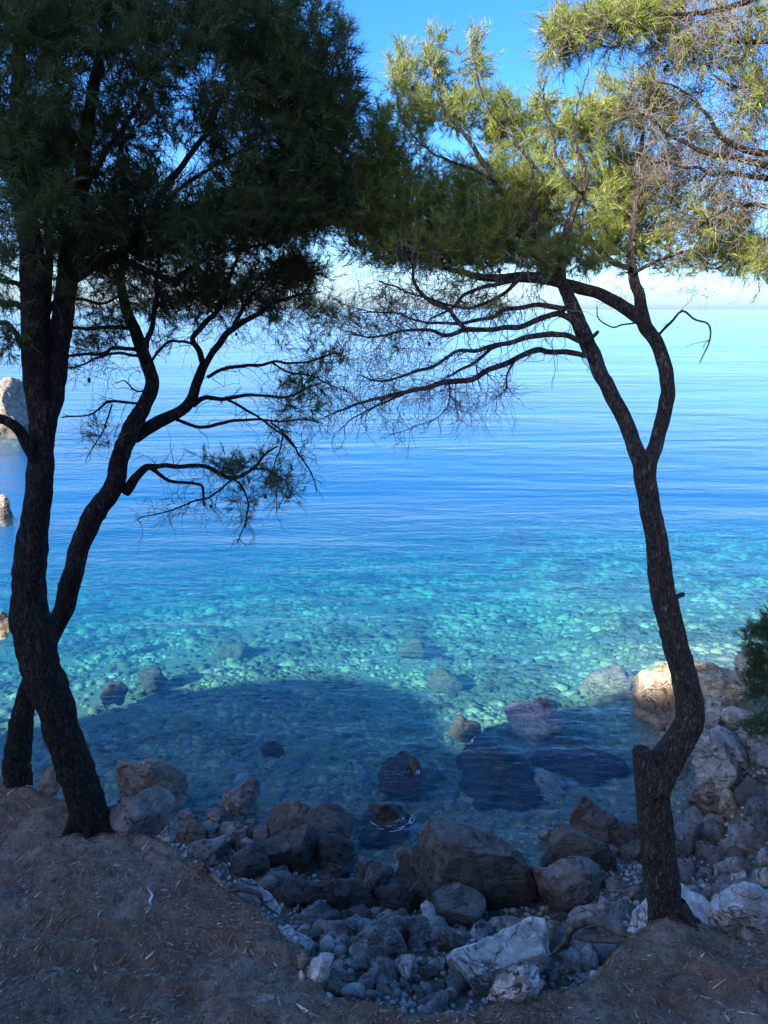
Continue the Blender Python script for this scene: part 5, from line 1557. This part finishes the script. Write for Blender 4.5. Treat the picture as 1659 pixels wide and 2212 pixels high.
stick('fallen_twig', 'long bleached twig bending down the path at the bottom edge', 'twig', [('E', [(830, 1940, 4), (900, 1960, 5), (970, 1982, 7), (1030, 2015, 7), (1072, 2052, 8), (1078, 2110, 8), (1112, 2165, 7), (1145, 2225, 5)], None), ('E', [(985, 1985, 5), (988, 1940, 5), (965, 1900, 4), (930, 1865, 2)], None)], WOOD_PALE, lift=0.004)
stick('fallen_twig', 'angled bleached twig on the path left of the long bent twig', 'twig', [('E', [(530, 2115, 7), (560, 2050, 7), (605, 2012, 8), (650, 2018, 4), (735, 2000, 2)], None), ('E', [(600, 2012, 3), (540, 1990, 3), (470, 1945, 5)], None)], WOOD_PALE, lift=0.004)
stick('fallen_twig', 'pale twig lying along the path at the lower corner of the view', 'twig', [('E', [(1200, 2095, 4), (1290, 2115, 6), (1380, 2130, 6), (1470, 2165, 5), (1530, 2190, 4)], None)], WOOD_PALE, lift=0.004)
stick('fallen_twig', 'faint crooked twig above the long bent twig', 'twig', [('E', [(1320, 1985, 5), (1370, 2005, 5), (1440, 2015, 4), (1520, 2035, 3)], None)], WOOD_PALE, lift=0.004)
stick('fallen_twig', 'short pale stick poking up beside the bleached forked twig', 'twig', [('A', [(655, 1150, 4), (665, 1130, 6), (685, 1110, 3)], None)], WOOD_PALE, lift=0.006)
stick('fallen_twig', 'short split twig on the bank below the bleached forked twig', 'twig', [('I', [(525, 315, 4), (535, 295, 5), (550, 275, 3)], None)], WOOD_PALE, lift=0.004)
stick('fallen_twig', 'thin grey twig lying straight on the upper bank at the edge of the view', 'twig', [('H', [(15, 1195, 3), (60, 1140, 4), (128, 1070, 2)], None)], WOOD, lift=0.004)
stick('fallen_twig', 'hooked pale twig near the gully on the bank', 'twig', [('I', [(1468, 520, 3), (1475, 550, 4), (1490, 575, 5), (1510, 585, 3)], None)], WOOD_PALE, lift=0.004)

# pale stones that show through the litter
for lab, crop, x, y, w, h_ in [('pale flat stone set in the bank, leftmost of the row of three', 'I', 313, 607, 50, 22), ('small pale stone set in the bank, middle one of the row of three', 'I', 508, 605, 18, 13),
                               ('pale stone set in the bank, last of the row of three', 'I', 665, 605, 34, 18), ('grey sliver of stone beside the pale flat stone in the bank', 'I', 245, 583, 18, 9),
                               ('long pale outcrop in the bank at the bottom edge', 'I', 1385, 755, 130, 40), ('short pale outcrop just left of the long one', 'I', 1130, 740, 50, 16),
                               ('low grey stone in the litter near the bottom edge', 'I', 540, 775, 48, 14), ('half-buried grey stone below the long pale outcrop', 'I', 1290, 850, 36, 18),
                               ('flat grey slab in the upper bank at the edge of the view', 'H', 60, 1290, 90, 40), ('grey slab beside the flat slab in the upper bank', 'H', 210, 1300, 80, 34),
                               ('thin pale stone on the crest of the buried root', 'I', 780, 509, 17, 6), ('pale stone at the end of the crest of the buried root', 'I', 985, 562, 40, 12),
                               ('rounded stone bulging from the near face of the right mound', 'E', 720, 1560, 85, 45), ('pale angular chip of stone on the path near the bottom edge', 'G', 565, 1870, 34, 34),
                               ('white stone chip at the toe of the right mound', 'G', 490, 1680, 34, 24), ('white flat stone chip beside the toe of the right mound', 'G', 535, 1660, 26, 13),
                               ('white shell-like chip on the left face of the right mound', 'E', 125, 1565, 20, 20)]:
    q = grid(crop, [(x, y)])[0]
    hit = surf_hit(*q)
    r = w / CROPS[crop][2] * 0.6636 * px_size(q[0], q[1], hit[1])
    v = h_ / w
    if float(hit[2]) > 0.3:
        put('stone', STONES[len(lab) % 9], (hit[0], hit[1], hit[2] - r * v * 0.15), r * 1.15, 'white' if 'grey' not in lab and 'rounded' not in lab else ('brown' if 'rounded' in lab else 'grey'), lab, 'stone', None, rz=0.0, tilt=0.1, stretch=(1, min(1.0, v * 1.6), min(0.9, v * 0.9)))

rng = np.random.default_rng(31)
k = 0
while k < 60:
    px, py = rng.uniform(0, 1640), rng.uniform(1790, 2205)
    hit = surf_hit(px, py)
    d_, _ = rim_distance(hit[:1], hit[1:2])
    if d_[0] > -0.05:
        continue
    put('stone_chip', STONES[k % 9], (hit[0], hit[1], hit[2] + 0.003), rng.uniform(0.006, 0.014), ['white', 'pale', (0.5, 0.42, 0.33)][k % 3], 'pale chip of stone or bark lying loose in the pine litter', 'stone chip', 'pale chips scattered over the pine litter', stretch=(1.3, 0.8, 0.5))
    k += 1

# fallen needles, bits of bark and twiglets
lm = Mat('fallen_needles')
rnd = lm.n('NewGeometry').outputs['Random Per Island']
lc = lm.ramp(rnd, [(0, (0.06, 0.038, 0.025)), (0.4, (0.16, 0.10, 0.064)), (0.75, (0.30, 0.20, 0.13)), (0.95, (0.46, 0.34, 0.25)), (1, (0.70, 0.61, 0.52))])
lm.principled(lc, 0.9, None, 0.1)
n = 110000
X = RNG.uniform(-3.4, 3.6, n)
Y = RNG.uniform(2.5, 5.2, n)
d_, _ = rim_distance(X, Y)
ok = (d_ < 0.12) & (np.abs(X) < 0.62 * Y + 0.3)
X, Y = X[ok], Y[ok]
n = len(X)
L = np.exp(RNG.normal(0, 0.5, n)) * 0.019
a = RNG.uniform(0, 2 * np.pi, n) * 0.5 + RNG.normal(0, 0.6, n)
dx, dy = np.cos(a) * L / 2, np.sin(a) * L / 2
w = L * RNG.uniform(0.03, 0.12, n)
wx, wy = -np.sin(a) * w, np.cos(a) * w
z0 = ground_z(X - dx, Y - dy) + RNG.uniform(0.001, 0.012, n)
z1 = ground_z(X + dx, Y + dy) + RNG.uniform(0.001, 0.016, n)
V = np.stack([np.stack([X - dx - wx, Y - dy - wy, z0], 1), np.stack([X - dx + wx, Y - dy + wy, z0 + 0.002], 1), np.stack([X + dx, Y + dy, z1], 1)], 1).reshape(-1, 3)
tag(mesh_np('pine_litter', V, np.arange(len(V)).reshape(-1, 3), lm.m), kind='stuff')
# curled bits standing up a little: dry grass and twiglets
n = 4000
X = RNG.uniform(-3.2, 3.4, n)
Y = RNG.uniform(2.5, 5.0, n)
d_, _ = rim_distance(X, Y)
ok = (d_ < 0.05) & (np.abs(X) < 0.62 * Y + 0.3)
X, Y = X[ok], Y[ok]
n = len(X)
L = np.exp(RNG.normal(0, 0.4, n)) * 0.028
a = RNG.uniform(0, 2 * np.pi, n)
t = np.linspace(0, 1, 4)
zz = ground_z(X, Y)
bend = RNG.normal(0, 0.5, n)
C = np.stack([X[:, None] + L[:, None] * (np.cos(a)[:, None] * t + 0.5 * np.cos(a + 1.57)[:, None] * bend[:, None] * t ** 2), Y[:, None] + L[:, None] * (np.sin(a)[:, None] * t + 0.5 * np.sin(a + 1.57)[:, None] * bend[:, None] * t ** 2),
              zz[:, None] + 0.004 + L[:, None] * RNG.uniform(0.05, 0.5, n)[:, None] * np.sin(t * 2.6)[None]], -1)
wd = 0.0011
side = np.stack([-np.sin(a), np.cos(a), np.zeros(n)], 1)[:, None, :] * wd
V = np.stack([C - side, C + side], 2).reshape(n, 8, 3)
f = np.array([(0, 1, 3, 2), (2, 3, 5, 4), (4, 5, 7, 6)])
F = (f[None] + (np.arange(n) * 8)[:, None, None]).reshape(-1, 4)
tag(mesh_np('dry_twiglets', V.reshape(-1, 3), F, lm.m), kind='stuff')
